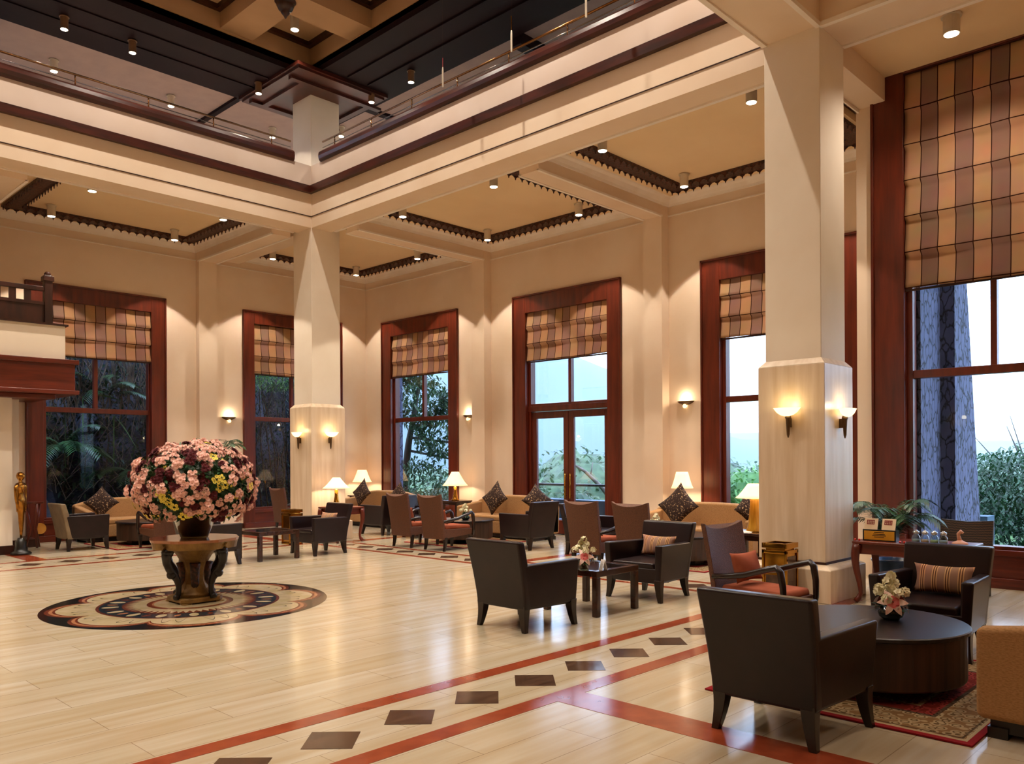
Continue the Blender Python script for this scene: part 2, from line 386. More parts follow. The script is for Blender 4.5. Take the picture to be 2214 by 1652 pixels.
def band_x(b, x0, x1, ya, yb, z=.002): box(b, x0, x1, ya, yb, -.01, z)
b = BM()
for (ya, yb) in ((3.43, 3.575), (4.175, 4.315)): band_x(b, XB, 9.05, ya, yb)
for (ya, yb) in ((13.20, 13.32), (14.15, 14.28)): band_x(b, XB, 9.05, ya, yb)
for (xa, xb) in ((8.34, 8.44), (8.95, 9.05)):
    box(b, xa, xb, 4.315, 13.20, -.01, .002)
struct('trim_1', b, 'red_marble', 'thin red marble border lines inlaid in the lobby floor')
b = BM()
def diamond(b, x, y, r=.195): prism(b, [(x-r, y), (x, y-r), (x+r, y), (x, y+r)], -.01, .002)
x = 2.575 - .556 * 14
while x < 8.3: diamond(b, x, 3.87); x += .556
x = 2.2 - .556 * 12
while x < 8.6: diamond(b, x, 13.74); x += .556
y = 4.75
while y < 13.1: diamond(b, 8.70, y); y += .556
struct('trim_2', b, 'dark_marble', 'dark brown marble diamonds inlaid between the red lines')
b = BM()
box(b, 3.975, 4.25, YB, 3.43, -.01, .002); box(b, 3.975, 4.25, 14.28, 17.3, -.01, .002)
for yy in (8.50, 13.0): box(b, 9.05, 12.6, yy-.1, yy+.1, -.01, .002)
box(b, 8.2, 8.45, 14.28, 17.3, -.01, .002)
struct('trim_3', b, 'red_marble', 'broad red marble bands crossing the seating bays')

# medallion, flat inlay around the centre table
def medallion(cx, cy):
    b = BM(); N = 96
    def disc(r, z, mi, c=(cx, cy), n=N, sx=1, sy=1, a0=0):
        b.faces.new([b.verts.new((c[0] + r*(sx*math.cos(2*PI*i/n)*math.cos(a0) - sy*math.sin(2*PI*i/n)*math.sin(a0)), c[1] + r*(sx*math.cos(2*PI*i/n)*math.sin(a0) + sy*math.sin(2*PI*i/n)*math.cos(a0)), z)) for i in range(n)]).material_index = mi
    disc(1.45, .0020, 0)
    def lobes(R0, amp, z, mi, k=8):
        pts = []
        for i in range(192):
            a = 2*PI*i/192; r = R0 - amp*(1 - abs(math.sin(k*a/2))**.6); pts.append((cx + r*math.cos(a), cy + r*math.sin(a), z))
        b.faces.new([b.verts.new(p) for p in pts]).material_index = mi
    lobes(1.40, .26, .0024, 2); lobes(1.36, .26, .0028, 3); lobes(1.325, .26, .0032, 2); lobes(1.30, .26, .0036, 1)
    disc(.93, .0040, 2); disc(.90, .0044, 4)
    for k in range(16):
        a = 2*PI*k/16
        disc(.085, .0048, 1, (cx + .79*math.cos(a), cy + .79*math.sin(a)), 20, .55, 1., a + PI/2)
        disc(.05, .0048, 2 if k % 2 else 3, (cx + .79*math.cos(a + PI/16), cy + .79*math.sin(a + PI/16)), 12, 1.2, .6, a)
    disc(.68, .0049, 2)
    pts = []
    for i in range(112):
        a = 2*PI*i/112; r = .66 if i % 2 else .55; pts.append((cx + r*math.cos(a), cy + r*math.sin(a), .0053))
    b.faces.new([b.verts.new(p) for p in pts]).material_index = 1
    disc(.44, .0057, 2); disc(.39, .0061, 3); disc(.37, .0065, 1)
    # scrolling vines in each lobe
    for k in range(16):
        a0 = 2*PI*(k + .5)/16
        for sg in (-1, 1):
            prev = None
            for j in range(9):
                t = j/8; a = a0 + sg*(.02 + .11*t); r = 1.02 + .13*math.sin(t*4.2) ; w_ = .011*(1 - .6*t)
                p1 = b.verts.new((cx + (r-w_)*math.cos(a), cy + (r-w_)*math.sin(a), .0044)); p2 = b.verts.new((cx + (r+w_)*math.cos(a), cy + (r+w_)*math.sin(a), .0044))
                if prev: b.faces.new((prev[0], prev[1], p2, p1)).material_index = 0
                prev = (p1, p2)
    o = struct('trim_4', b, ['inlay_black', 'inlay_cream', 'inlay_brown', 'inlay_rose', 'inlay_blue'], 'round floral marble medallion inlaid under the centre table')
    for f in o.data.polygons:
        if f.normal.z < 0: f.flip()
medallion(4.03, 8.75)

# walls with window openings ---------------------------------------------------
WT = .22
def wall_y(b, x, ys, holes, ztop, zbot=0., th=WT, mi=0):
    """wall in plane x (interior face), thickness outward +x; holes = (y0, y1, z0, z1)"""
    ys_ = sorted(holes); y = ys[0]
    for (a, c, z0, z1) in ys_:
        box(b, x, x+th, y, a, zbot, ztop, mi)
        box(b, x, x+th, a, c, z1, ztop, mi)
        if z0 > zbot: box(b, x, x+th, a, c, zbot, z0, mi)
        y = c
    box(b, x, x+th, y, ys[1], zbot, ztop, mi)
HA, HB, HC = (13.815, 16.635), (9.255, 12.075), (4.72, 7.54)
HD = (1.20, 4.01)
ZT = 4.97
b = BM(); wall_y(b, xW, (3.9, yW + WT), [(h[0], h[1], 0, ZT) for h in (HA, HB, HC)], 6.9); wall_y(b, xW, (3.9, yW + WT), [(5.0, 8.0, 7.4, 8.5), (9.2, 12.2, 7.4, 8.5), (13.4, 16.4, 7.4, 8.5)], 8.8, 6.9)
struct('wall_right', b, 'plaster', 'cream plastered window wall on the right')
b = BM(); wall_y(b, xW + WT, (4.4, yW + .8), [(h[0]+.2, h[1]-.14, 0.3, ZT) for h in (HA, HB, HC)], 6.9, -.5, .3)
struct('wall_outer_right', b, 'stone_wall')
b = BM()
x = XB
for (a, c) in ((4.80, 7.465), (9.213, 11.88)):
    box(b, x, a, yW, yW+WT, 0, 6.9); box(b, a, c, yW, yW+WT, ZT, 6.9); x = c
box(b, x, xW, yW, yW+WT, 0, 6.9); box(b, XB, xW, yW, yW+WT, 6.9, 7.4); box(b, XB, xW, yW, yW+WT, 8.5, 8.8)
for xx in range(-7, 13, 3): box(b, xx, xx+.8, yW, yW+WT, 7.4, 8.5)
struct('wall_left', b, 'plaster', 'cream plastered window wall on the left')
b = BM(); wall_y(b, xD, (YB, 4.21), [(HD[0], HD[1], 0, 6.80)], 8.8)
box(b, xD + WT, xW + WT, 4.01, 4.21, 0, 8.8)
struct('wall_bay', b, 'plaster', 'near wall of the projecting window bay')
b = BM(); wall_y(b, XB - WT, (YB, yW + WT), [], 10); struct('wall_back', b, 'plaster')
b = BM(); box(b, XB, xD, YB - WT, YB, 0, 10); struct('wall_front', b, 'plaster')
# pilasters
b = BM()
for (a, c) in ((12.755, 13.15), (8.21, 8.605)): box(b, xW - .22, xW, a, c, 0, CZ)
struct('trim_5', b, 'plaster', 'flat wall pilasters between the right hand windows')
b = BM()
for (a, c) in ((8.13, 8.54), (3.56, 3.97)): box(b, a, c, yW - .15, yW, 0, CZ)
struct('trim_6', b, 'plaster', 'flat wall pilasters between the left hand windows')

# pillars -----------------------------------------------------------------------
def pillar(n, y0, top, lab):
    x0 = xP; d = .06; e = pw
    t = thing('pillar', lab, 'pillar', (x0 + e/2, y0 + e/2, 0)); h = e/2
    def ring(o, z): return [(-h-o, -h-o, z), (h+o, -h-o, z), (h+o, h+o, z), (-h-o, h+o, z)]
    b = BM(); hexa(b, ring(0, 2.56), ring(0, top)); obj('shaft', b, 'plaster_lower', t, bevel=.008)
    b = BM(); hexa(b, ring(d, .42), ring(d, 2.56)); hexa(b, ring(d, 2.56), ring(0, 2.63)); obj('marble_cladding', b, 'marble', t, bevel=.006)
    b = BM(); hexa(b, ring(d+.012, .40), ring(d+.012, .425)); obj('wood_strip', b, 'dark_wood', t)
    b = BM(); hexa(b, ring(.16, 0), ring(.16, .35)); hexa(b, ring(.16, .35), ring(d+.01, .40)); obj('base', b, 'marble', t, bevel=.006)
    return t
pillar(0, yL, 8.66, 'cream square pillar with marble base in the far corner of the atrium')
pillar(1, yR, 6.25, 'cream square pillar with marble base on the right, near the window bay')

# ring beam around the atrium ------------------------------------------------------
b = BM()
box(b, xP+.005, 9.14, 4.2, 14.2, 5.99, 7.0); box(b, 8.75, 9.14, 14.2, yW, 5.99, 7.0)                      # right
box(b, XB, xP+.2, yL+.005, 14.15, 5.99, 7.0)                          # left
box(b, XB, xP + pw-.004, yR+.004, yR + pw-.004, CZ, 8.9)                     # near cross beam
box(b, xP+.004, xP + pw-.004, YB, yR+.01, CZ, 7.0)                          # continues over the bay
for yy in (12.755, 8.21): box(b, 9.14, xW-.215, yy+.002, yy + .393, 5.87, 6.3)
box(b, 9.14, xD, 3.83, 4.17, 6.10, 6.6)
for xx in (8.13, 3.56): box(b, xx+.002, xx + .408, 14.15, yW-.145, 5.87, 6.3)
box(b, 9.14, xW, 16.9, 17.33, 6.21, 6.3)
struct('trim_7', b, 'plaster', 'cream ceiling beams of the aisles')
# fillets and crown mouldings in white
def crown_run(b, p, q, n, z=CZ, s=.13):
    """cove along p->q, n = inward normal"""
    prof = [(0, -s*1.1), (.02, -s*1.1), (.03, -s*.8), (s*.55, -s*.35), (s*.9, -.02), (s, 0), (0, 0)]
    r = []
    for e in (p, q): r.append([(e[0] + n[0]*a, e[1] + n[1]*a, z + h) for a, h in prof])
    loft(b, r)
b = BM()
bays = [(13.15, yW), (8.605, 12.755), (4.17, 8.21)]
for k, (ya, yb) in enumerate(bays):
    xa = 9.14
    crown_run(b, (xW, ya), (xW, yb), (-1, 0)); crown_run(b, (9.14, ya), (9.14, yb), (1, 0), s=.08)
    crown_run(b, (xa, ya), (xW, ya), (0, 1)); crown_run(b, (xa, yb), (xW, yb), (0, -1))
for (xa, xb) in ((3.97, 8.13), (8.54, 9.14), (-.6, 3.56)):
    crown_run(b, (xa, yW), (xb, yW), (0, -1)); crown_run(b, (xa, 14.15), (xb, 14.15), (0, 1), s=.08)
    if xb < 9: crown_run(b, (xb, 14.15), (xb, yW), (-1, 0))
    crown_run(b, (xa, 14.15), (xa, yW), (1, 0))
# fillets under the frieze and along beam soffits
box(b, xW-.02, xW, 4.2, yW, 5.885, 5.905); box(b, XB, xW, yW-.02, yW, 5.885, 5.905)
box(b, 9.10, 9.16, yR+pw, 13.5, 5.965, 6.0); box(b, XB, 8.6, 14.12, 14.17, 5.965, 6.0)
for yy in (12.755, 8.21):
    box(b, 9.14, xW-.2, yy-.015, yy+.03, 5.855, 5.885); box(b, 9.14, xW-.2, yy+.365, yy+.41, 5.855, 5.885)
for xx in (8.13, 3.56):
    box(b, xx-.015, xx+.03, 14.15, yW-.1, 5.855, 5.885); box(b, xx+.38, xx+.425, 14.15, yW-.1, 5.855, 5.885)
box(b, XB, xP, yR-.015, yR+.04, CZ-.02, CZ+.03); box(b, XB, xP, yR+pw-.04, yR+pw+.02, CZ-.02, CZ+.05)
box(b, xP-.02, xP+.04, YB, yR, CZ-.02, CZ+.03); box(b, xP+pw-.04, xP+pw+.02, YB, yR, CZ-.02, CZ+.03)
crown_run(b, (xP, YB), (xP, yR), (-1, 0), z=6.75, s=.16); crown_run(b, (XB, yR), (xP, yR), (0, -1), z=6.75, s=.16)
struct('trim_8', b, 'moulding', 'white crown mouldings around the ceiling coffers')
# dark strip standing in for groove shade, and trim board on the parapets
b = BM(); box(b, xP-.08, xP, yR+pw, yL-.08, 6.63, 6.765); box(b, XB, xP, yL-.08, yL, 6.63, 6.765)
struct('trim_9', b, 'wood_deep', 'red brown timber board running round the parapet')
b = BM(); box(b, xP-.004, xP, yR+pw, yL, 6.195, 6.21); box(b, XB, xP, yL-.004, yL, 6.195, 6.21)
struct('trim_10', b, 'dark_wood')
# parapets
b = BM(); box(b, xP, xP+.14, yR+pw, yL, 7.0, 7.17); box(b, XB, xP, yL, yL+.14, 7.0, 7.17)
struct('wall_parapet', b, 'upper_plaster')
b = BM(); box(b, xP-.004, xP+.0, yR+pw, yL, 6.765, 7.17); box(b, XB, xP, yL-.004, yL, 6.765, 7.17)
struct('trim_11', b, 'upper_plaster')
b = BM()
pr = [(-.035, 7.16), (-.06, 7.2), (-.07, 7.26), (-.06, 7.32), (-.03, 7.355), (.17, 7.355), (.17, 7.16)]
loft(b, [[(xP + a, y_, z) for a, z in pr] for y_ in (yR+pw, 13.3)])
loft(b, [[(x_, yL + a, z) for a, z in pr] for x_ in (XB, 8.3)])
struct('trim_12', b, 'wood_deep', 'rounded timber cap on the gallery parapet', smooth=False)
# coffer ceilings
b = BM(); box(b, 8.8, xW, 4.45, 14.5, CZ, CZ+.1); box(b, 8.5, xW, 14.5, yW, CZ, CZ+.1); box(b, XB, 8.5, 14.15, yW, CZ, CZ+.1)
box(b, xP+pw, xD, YB, 4.0, 6.40, 6.5); box(b, XB, xP, YB, yR, 6.75, 6.85)
struct('ceiling', b, 'ceiling', 'warm cream coffered ceiling of the aisles')
b = BM(); box(b, 9.14, xW, 4.17, yW, 6.9, 7.0); box(b, XB, xP+.4, 14.15, yW, 6.9, 7.0); struct('floor_gallery', b, 'plaster')

# carved fretwork frames on the coffers
def fret(x0, x1, y0, y1, lab):
    w_ = .28; b = BM()
    for q in ((x0, x1, y0, y0+w_), (x0, x1, y1-w_, y1), (x0, x0+w_, y0+w_, y1-w_), (x1-w_, x1, y0+w_, y1-w_)):
        box(b, *q, CZ-.045, CZ-.001)
    def pend(x, y, dx, dy):
        s = .055
        pts = [(-s, 0), (-s*.55, -.02), (-s*.2, -.03), (0, -.065), (s*.2, -.03), (s*.55, -.02), (s, 0)]
        a = [(x + dx*t - dy*.008, y + dy*t - dx*.008, CZ-.045+h) for t, h in pts]; c = [(x + dx*t + dy*.008, y + dy*t + dx*.008, CZ-.045+h) for t, h in pts]
        loft(b, [a, c])
    for off in (.012, w_-.012):
        n = int((x1-x0-2*off)/.15)
        for i in range(n):
            xx = x0+off+(i+.5)*(x1-x0-2*off)/n
            pend(xx, y0+off, 1, 0); pend(xx, y1-off, 1, 0)
        n = int((y1-y0-2*off)/.15)
        for i in range(n):
            yy = y0+off+(i+.5)*(y1-y0-2*off)/n
            pend(x0+off, yy, 0, 1); pend(x1-off, yy, 0, 1)
    o = struct('trim_%d' % fret.n, b, 'carved', lab); fret.n += 1
fret.n = 13
fret(8.75, 12.27, 13.45, 16.95, 'carved dark fretwork frame on the far corner coffer')
fret(9.05, 12.27, 8.96, 12.40, 'carved dark fretwork frame on the middle right coffer')
fret(9.05, 12.27, 4.5, 7.85, 'carved dark fretwork frame on the nearer right coffer')
fret(4.33, 7.90, 14.18, 16.97, 'carved dark fretwork frame on the left coffer')

# ------------------------------------------------------------------ upper atrium ceiling
b = BM()
Z8 = 8.64
box(b, XB, 10.03, 13.24, 15.0, Z8, 8.85); box(b, 8.42, 10.03, yR, 13.24, Z8, 8.85)
for o_ in (.45, .9): box(b, 8.42+o_, 8.46+o_, yR, 12.7, Z8-.03, Z8)
for o_ in (.55, 1.1): box(b, XB, 7.9, 13.24+o_, 13.28+o_, Z8-.02, Z8)
box(b, XB, 8.42, 13.20, 13.24, Z8-.02, 8.72); box(b, 8.38, 8.42, yR, 13.24, Z8-.02, 8.72)
struct('trim_18', b, 'ceiling_wood', 'dark timber soffit around the atrium ceiling')
b = BM(); cx_, cy_ = xP+pw/2, yL+pw/2
for (h_, z0, z1) in ((1.07, Z8-.06, Z8), (1.02, Z8-.10, Z8-.06)):
    box(b, cx_-h_-.05, cx_+h_-.2, cy_-h_-.1, cy_+h_-.1, z0, z1)
for s1 in (-1, 1):
    box(b, cx_-1.0, cx_+1.0, cy_+s1*.72-.06, cy_+s1*.72+.06, Z8-.15, Z8-.10); box(b, cx_+s1*.72-.06, cx_+s1*.72+.06, cy_-.66, cy_+.66, Z8-.15, Z8-.10)
struct('trim_19', b, 'wood_deep', 'square timber capital panel over the corner pillar')
b = BM()
box(b, XB, 8.44, 13.24, 13.30, 8.72, 9.4); box(b, 8.42, 8.48, yR, 13.3, 8.72, 9.4)
box(b, XB, 8.42, yR, 13.24, 9.25, 9.4)
xs_ = [8.42 - 1.77 - .6 - 2.37*k for k in range(6)]
# beams dividing the coffer ceiling
for k in range(6):
    xx = 6.66 - 2.4*k; box(b, xx, xx+.6, yR, 13.24, 8.90, 9.3)
for k in range(4):
    yy = 11.35 - 2.4*k; box(b, XB, 8.42, yy, yy+.6, 8.86, 9.3)
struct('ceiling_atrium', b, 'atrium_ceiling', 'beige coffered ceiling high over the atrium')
b = BM()
def dark_frame(x0, x1, y0, y1):
    t = .09
    for q in ((x0, x1, y0, y0+t), (x0, x1, y1-t, y1), (x0, x0+t, y0+t, y1-t), (x1-t, x1, y0+t, y1-t)): box(b, *q, 9.17, 9.25)
dark_frame(7.26, 8.42, 11.95, 13.24); dark_frame(4.86, 6.66, 11.95, 13.24); dark_frame(7.26, 8.42, 9.55, 11.35); dark_frame(2.46, 4.26, 11.95, 13.24)
dark_frame(4.86, 6.66, 9.55, 11.35); dark_frame(7.26, 8.42, 7.15, 8.95)
struct('trim_20', b, 'dark_wood', 'thin dark timber frames in the atrium coffers')
b = BM(); box(b, XB, xW, 15.0, yW, 8.70, 8.8); box(b, 10.03, xW, 4.2, 15.0, 8.70, 8.8); box(b, XB, xD, YB, yR, 8.75, 8.85)
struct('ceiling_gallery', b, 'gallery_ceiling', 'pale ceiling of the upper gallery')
b = BM(); box(b, 7.9, 8.0, 15.0, yW, 8.64, 8.7); box(b, 10.03, xW, 13.6, 13.75, 8.64, 8.7); box(b, 10.03, xW, 9.4, 9.6, 8.5, 8.7)
struct('trim_21', b, 'ceiling_wood', 'dark batten across the gallery ceiling')
b = BM(); box(b, xW-.04, xW, 4.3, 12.6, 7.0, 7.4); box(b, XB, 7.7, yW-.04, yW, 7.0, 7.4)
struct('trim_22', b, 'ebony', 'dark panelling on the back wall of the gallery')

# finial hanging from the coffer beams
b = BM(); lathe(b, [(.02, 8.90), (.16, 8.89), (.17, 8.84), (.12, 8.82), (.14, 8.78), (.11, 8.72), (.06, 8.70), (.07, 8.67), (.03, 8.62), (.01, 8.58)], 20)
o = obj('ceiling_finial', b, 'dark_wood', smooth=True); o.location = (6.96, 11.65, 0)
tag(o, 'dark carved wooden finial hanging where the cream ceiling beams cross', 'finial')

# ------------------------------------------------------------------ mezzanine balcony on the left
b = BM(); box(b, .5, 4.74, 14.92, 17.3, 3.2, 3.80); box(b, .5, 4.1, 15.5, 17.3, 0, 3.2)
box(b, 4.1, 4.5, 16.6, 17.3, 0.14, 3.2)
struct('wall_mezzanine', b, 'plaster_lower', 'cream wall of the small mezzanine balcony and its pier')
b = BM(); box(b, .5, 4.87, 14.85, 17.3, 2.72, 3.20); box(b, .5, 4.92, 14.80, 17.3, 3.16, 3.24); box(b, .5, 4.92, 14.80, 17.3, 2.66, 2.73)
box(b, .5, 4.6, 14.95, 15.1, 2.58, 2.66)
struct('trim_23', b, 'wood_h', 'deep timber fascia below the mezzanine', bevel=.01)
b = BM(); box(b, .5, 4.78, 14.88, 17.3, 3.80, 3.83); box(b, .5, 4.115, 15.485, 17.3, 0, .15); box(b, 4.1, 4.8, 16.5, 17.32, 0, .14)
struct('trim_24', b, 'dark_wood')
t = thing('balustrade', 'dark timber balustrade with square newel post on the mezzanine', 'balustrade', (4.4, 15.0, 3.83))
b = BM(); box(b, .04, .16, -.06, .06, 0, .80); box(b, .02, .18, -.08, .08, .70, .78); box(b, .07, .13, -.03, .03, .80, .86); lathe(b, [(.05, .80), (.055, .83), (.03, .86)], 12, (.1, 0)); obj('newel_post', b, 'dark_wood', t, bevel=.006)
b = BM(); box(b, -3.6, .05, -.04, .04, .53, .60); obj('top_rail', b, 'dark_wood', t, bevel=.006)
b = BM(); box(b, -3.6, .05, -.035, .035, .30, .35); obj('lower_rail', b, 'dark_wood', t)
b = BM(); box(b, -3.6, .05, -.02, .02, 0, .31); obj('panel', b, 'dark_wood', t)
for k in range(12):
    b = BM(); xx = -.2 - .22*k
    prof = [(.045, .35), (.045, .38), (.03, .41), (.03, .47), (.045, .50), (.045, .53)]
    hexa(b, [(xx-.05, -.02, .35), (xx+.05, -.02, .35), (xx+.05, .02, .35), (xx-.05, .02, .35)], [(xx-.05, -.02, .53), (xx+.05, -.02, .53), (xx+.05, .02, .53), (xx-.05, .02, .53)])
    obj('baluster', b, 'dark_wood', t)

# ------------------------------------------------------------------ gallery hand rails (brass)
def rail(name, p, q, lab, step=1.12):
    t = thing(name, lab, 'railing', p); d = Vector(q) - Vector(p); L = d.length; u = d.normalized()
    b = BM(); tube(b, [(0, 0, .17), tuple(u*L + Vector((0, 0, .17)))], .018, 10); obj('hand_rail', b, 'brass_rail', t, smooth=True)
    b = BM(); tube(b, [(0, 0, .06), tuple(u*L + Vector((0, 0, .06)))], .008, 8); obj('lower_rail', b, 'chrome', t, smooth=True)
    n = int(L/step)
    for k in range(n):
        c = u*(k+.35)*step
        b = BM(); tube(b, [(c.x, c.y, -.01), (c.x, c.y, .17)], .012, 8); obj('stanchion', b, 'brass_rail', t, smooth=True)
    return t
rail('gallery_railing', (8.25, yL+.0, 7.355), (XB+.2, yL+.0, 7.355), 'slim brass railing on the left gallery parapet')
rail('gallery_railing', (xP+.0, 13.25, 7.355), (xP+.0, 4.4, 7.355), 'slim brass railing on the right gallery parapet')

# ------------------------------------------------------------------ windows
def win_unit(name, kind, loc, rz, W, H, fw, zs, ztr, mull, label, door=False, blind=(.0, 1.0), blmat='blind_small', side=.07, fw_r=None, glass_y=.16):
    """local x along the wall 0..W, y outward, z up"""
    fr = fw_r or fw
    root = bpy.data.objects.new(name, None); COL.objects.link(root); root.location = loc; root.rotation_euler = (0, 0, rz)
    root['kind'] = 'structure'; root['label'] = label
    b = BM()   # outer architrave, three steps
    box(b, 0, fw, -.035, .2, 0, H); box(b, W-fr, W, -.035, .2, 0, H); box(b, fw, W-fr, -.035, .2, H-fw*1.05, H)
    box(b, .0, .035, -.06, -.03, 0, H); box(b, W-.035, W, -.06, -.03, 0, H); box(b, 0, W, -.06, -.03, H-.035, H)
    obj('frame', b, 'wood', root, bevel=.008)
    i0, i1 = fw, W-fr
    b = BM(); s = side
    box(b, i0, i0+s, .06, glass_y+.04, zs, H-fw); box(b, i1-s*.4, i1, .06, glass_y+.04, zs, H-fw)
    if not door: box(b, i0, i1, .08, glass_y+.04, ztr-.05, ztr+.05); box(b, i0, i1, .03, glass_y+.06, zs-.05, zs)
    else: box(b, i0, i1, .04, glass_y+.06, ztr-.13, ztr-.02); box(b, i0, i1, .08, glass_y+.03, ztr-.02, ztr+.03)
    if mull: box(b, mull-.035, mull+.035, .09, glass_y+.03, ztr, H-fw)
    obj('sash', b, 'wood', root, bevel=.005)
    if not door:
        b = BM(); box(b, i0, i1, .0, .12, 0, zs-.05); box(b, i0, i1, -.03, .02, zs-.11, zs-.04); box(b, i0, i1, -.02, .02, 0, .12); box(b, 0, W, -.05, 0, 0, .12)
        obj('apron_panel', b, 'wood_h', root, bevel=.006)
        b = BM(); box(b, i0+.02, i1-.02, glass_y-.004, glass_y+.004, zs, ztr-.05); obj('pane', b, 'window_glass', root)
    b = BM(); box(b, i0+.02, (mull or i1)-.02, glass_y-.004, glass_y+.004, ztr+.05, H-fw); obj('pane', b, 'window_glass', root)
    if mull: b = BM(); box(b, mull+.02, i1-.02, glass_y-.004, glass_y+.004, ztr+.05, H-fw); obj('pane', b, 'window_glass', root)
    if door:
        mid = (i0 + i1)/2
        for (a, c, hs) in ((i0+s, mid-.005, 1), (mid+.005, i1-s*.4, -1)):
            d = BM(); z1 = ztr-.14
            box(d, a, a+.13, .09, .15, .02, z1); box(d, c-.13, c, .09, .15, .02, z1); box(d, a+.13, c-.13, .09, .15, .02, .3); box(d, a+.13, c-.13, .09, .15, z1-.14, z1)
            lf = obj('door_leaf', d, 'wood', root, bevel=.006)
            d = BM(); box(d, a+.12, c-.12, .115, .125, .29, z1-.13); obj('pane', d, 'window_glass', lf)
            hx = c-.06 if hs == 1 else a+.06
            d = BM(); tube(d, [(hx, .05, .75), (hx, .05, 1.25)], .014, 8); tube(d, [(hx, .05, .8), (hx, .1, .8)], .01, 8); tube(d, [(hx, .05, 1.2), (hx, .1, 1.2)], .01, 8); obj('handle', d, 'brass', lf, smooth=True)
    return root
def blind(loc, rz, W, z0, z1, n, mat, label, group='roman blinds'):
    """cloth hung in soft folds; W along local x"""
    t = thing('roman_blind', label, 'blind', (loc[0], loc[1], 0), rz, group)
    b = BM(); rows = []; NZ = n*8
    rr = random.Random(int(W*100+z0*10+loc[1]*7))
    ph = [rr.random()*6 for _ in range(6)]
    NX = 36
    for j in range(NZ+1):
        v = j/NZ; z = z0 + (z1-z0)*v; f = (v*n) % 1
        dep = .05*(1-f)**2 if j < NZ else 0
        row = []
        for i in range(NX+1):
            u = i/NX
            y = -.03 - dep*(.8+.3*math.sin(u*9+ph[0]+j*.1)) - .006*math.sin(u*23+ph[1]+v*6)
            zz = z - .018*math.sin(u*PI)*(1-v) - .008*math.sin(u*13+ph[2]+int(v*n))*(1 if 0 < v < 1 else 0)
            row.append((u*W, y, zz))
        rows.append(row)
    loft(b, rows, cap=False, closed=False)
    o = obj('cloth', b, mat, t, smooth=True)
    sd = o.modifiers.new('thick', 'SOLIDIFY'); sd.thickness = .006
    b = BM(); box(b, 0, W, -.05, -.025, z0-.035, z0-.008); obj('bottom_rail', b, 'dark_wood', t)
    b = BM(); box(b, .0, W, -.06, .02, z1-.01, z1+.03); obj('head_rail', b, 'dark_wood', t)
    return t
WR = -PI/2
win_unit('window_3', 'w', (xW, HA[1], 0), WR, 2.82, ZT, .36, .49, 2.52, 1.46, 'tall red timber window nearest the far corner on the right wall', fw_r=.33)
win_unit('door_1', 'd', (xW, HB[1], 0), WR, 2.82, ZT, .36, .0, 2.66, 1.46, 'glazed double door in a tall red timber surround', door=True, fw_r=.33)
win_unit('window_4', 'w', (xW, HC[1], 0), WR, 2.82, ZT, .36, .49, 2.55, 1.46, 'tall red timber window partly behind the near pillar', fw_r=.33)
win_unit('window_1', 'w', (4.80, yW, 0), 0, 2.665, ZT, .31, .46, 2.55, 1.30, 'wide red timber window looking onto the dark planted rock garden')
win_unit('window_2', 'w', (9.213, yW, 0), 0, 2.667, ZT, .28, .46, 2.50, 1.33, 'red timber window half hidden behind the corner pillar')
win_unit('window_5', 'w', (xD, HD[1], 0), WR, 2.81, 6.80, .40, .49, 2.59, 1.37, 'very tall red timber window of the near bay', fw_r=.36)
blind((xW+.07, HA[1]-.36), WR, 2.14, 3.585, 4.64, 3, 'blind_small', 'striped roman blind on the first right hand window from the far corner')
blind((xW+.07, HB[1]-.36), WR, 2.14, 3.585, 4.62, 3, 'blind_small', 'striped roman blind above the glazed double door')
blind((xW+.07, HC[1]-.34), WR, 2.16, 3.60, 4.68, 3, 'blind_small', 'striped roman blind in the window cut off by the near pillar')
blind((5.10, yW+.07), 0, 2.06, 3.61, 4.69, 3, 'blind_small', 'striped roman blind over the rock garden window beside the balcony')
blind((9.49, yW+.07), 0, 2.11, 3.54, 4.69, 3, 'blind_small', 'striped roman blind in the window half hidden behind the corner pillar')
blind((xD+.06, HD[1]-.40), WR, 2.05, 3.67, 6.38, 6, 'blind_big', 'very long striped roman blind in the tall near window at the right')
# round gilded corner block on the first left window
b = BM(); tube(b, [(5.03, yW-.05, .27), (5.03, yW-.07, .27)], .105, 24); o = obj('wall_medallion', b, 'medallion_gold', smooth=False)
tag(o, 'small round gold disc set low on the red window frame', 'ornament')
# skirting
b = BM(); box(b, 7.47, 9.21, yW-.02, yW, 0, .12); box(b, 11.88, xW, yW-.02, yW, 0, .12)
for (a, c) in ((4.2, 4.72), (7.54, 9.255), (12.075, 13.815), (16.635, yW)): box(b, xW-.02, xW, a, c, 0, .12)
struct('baseboard_right', b, 'dark_wood')
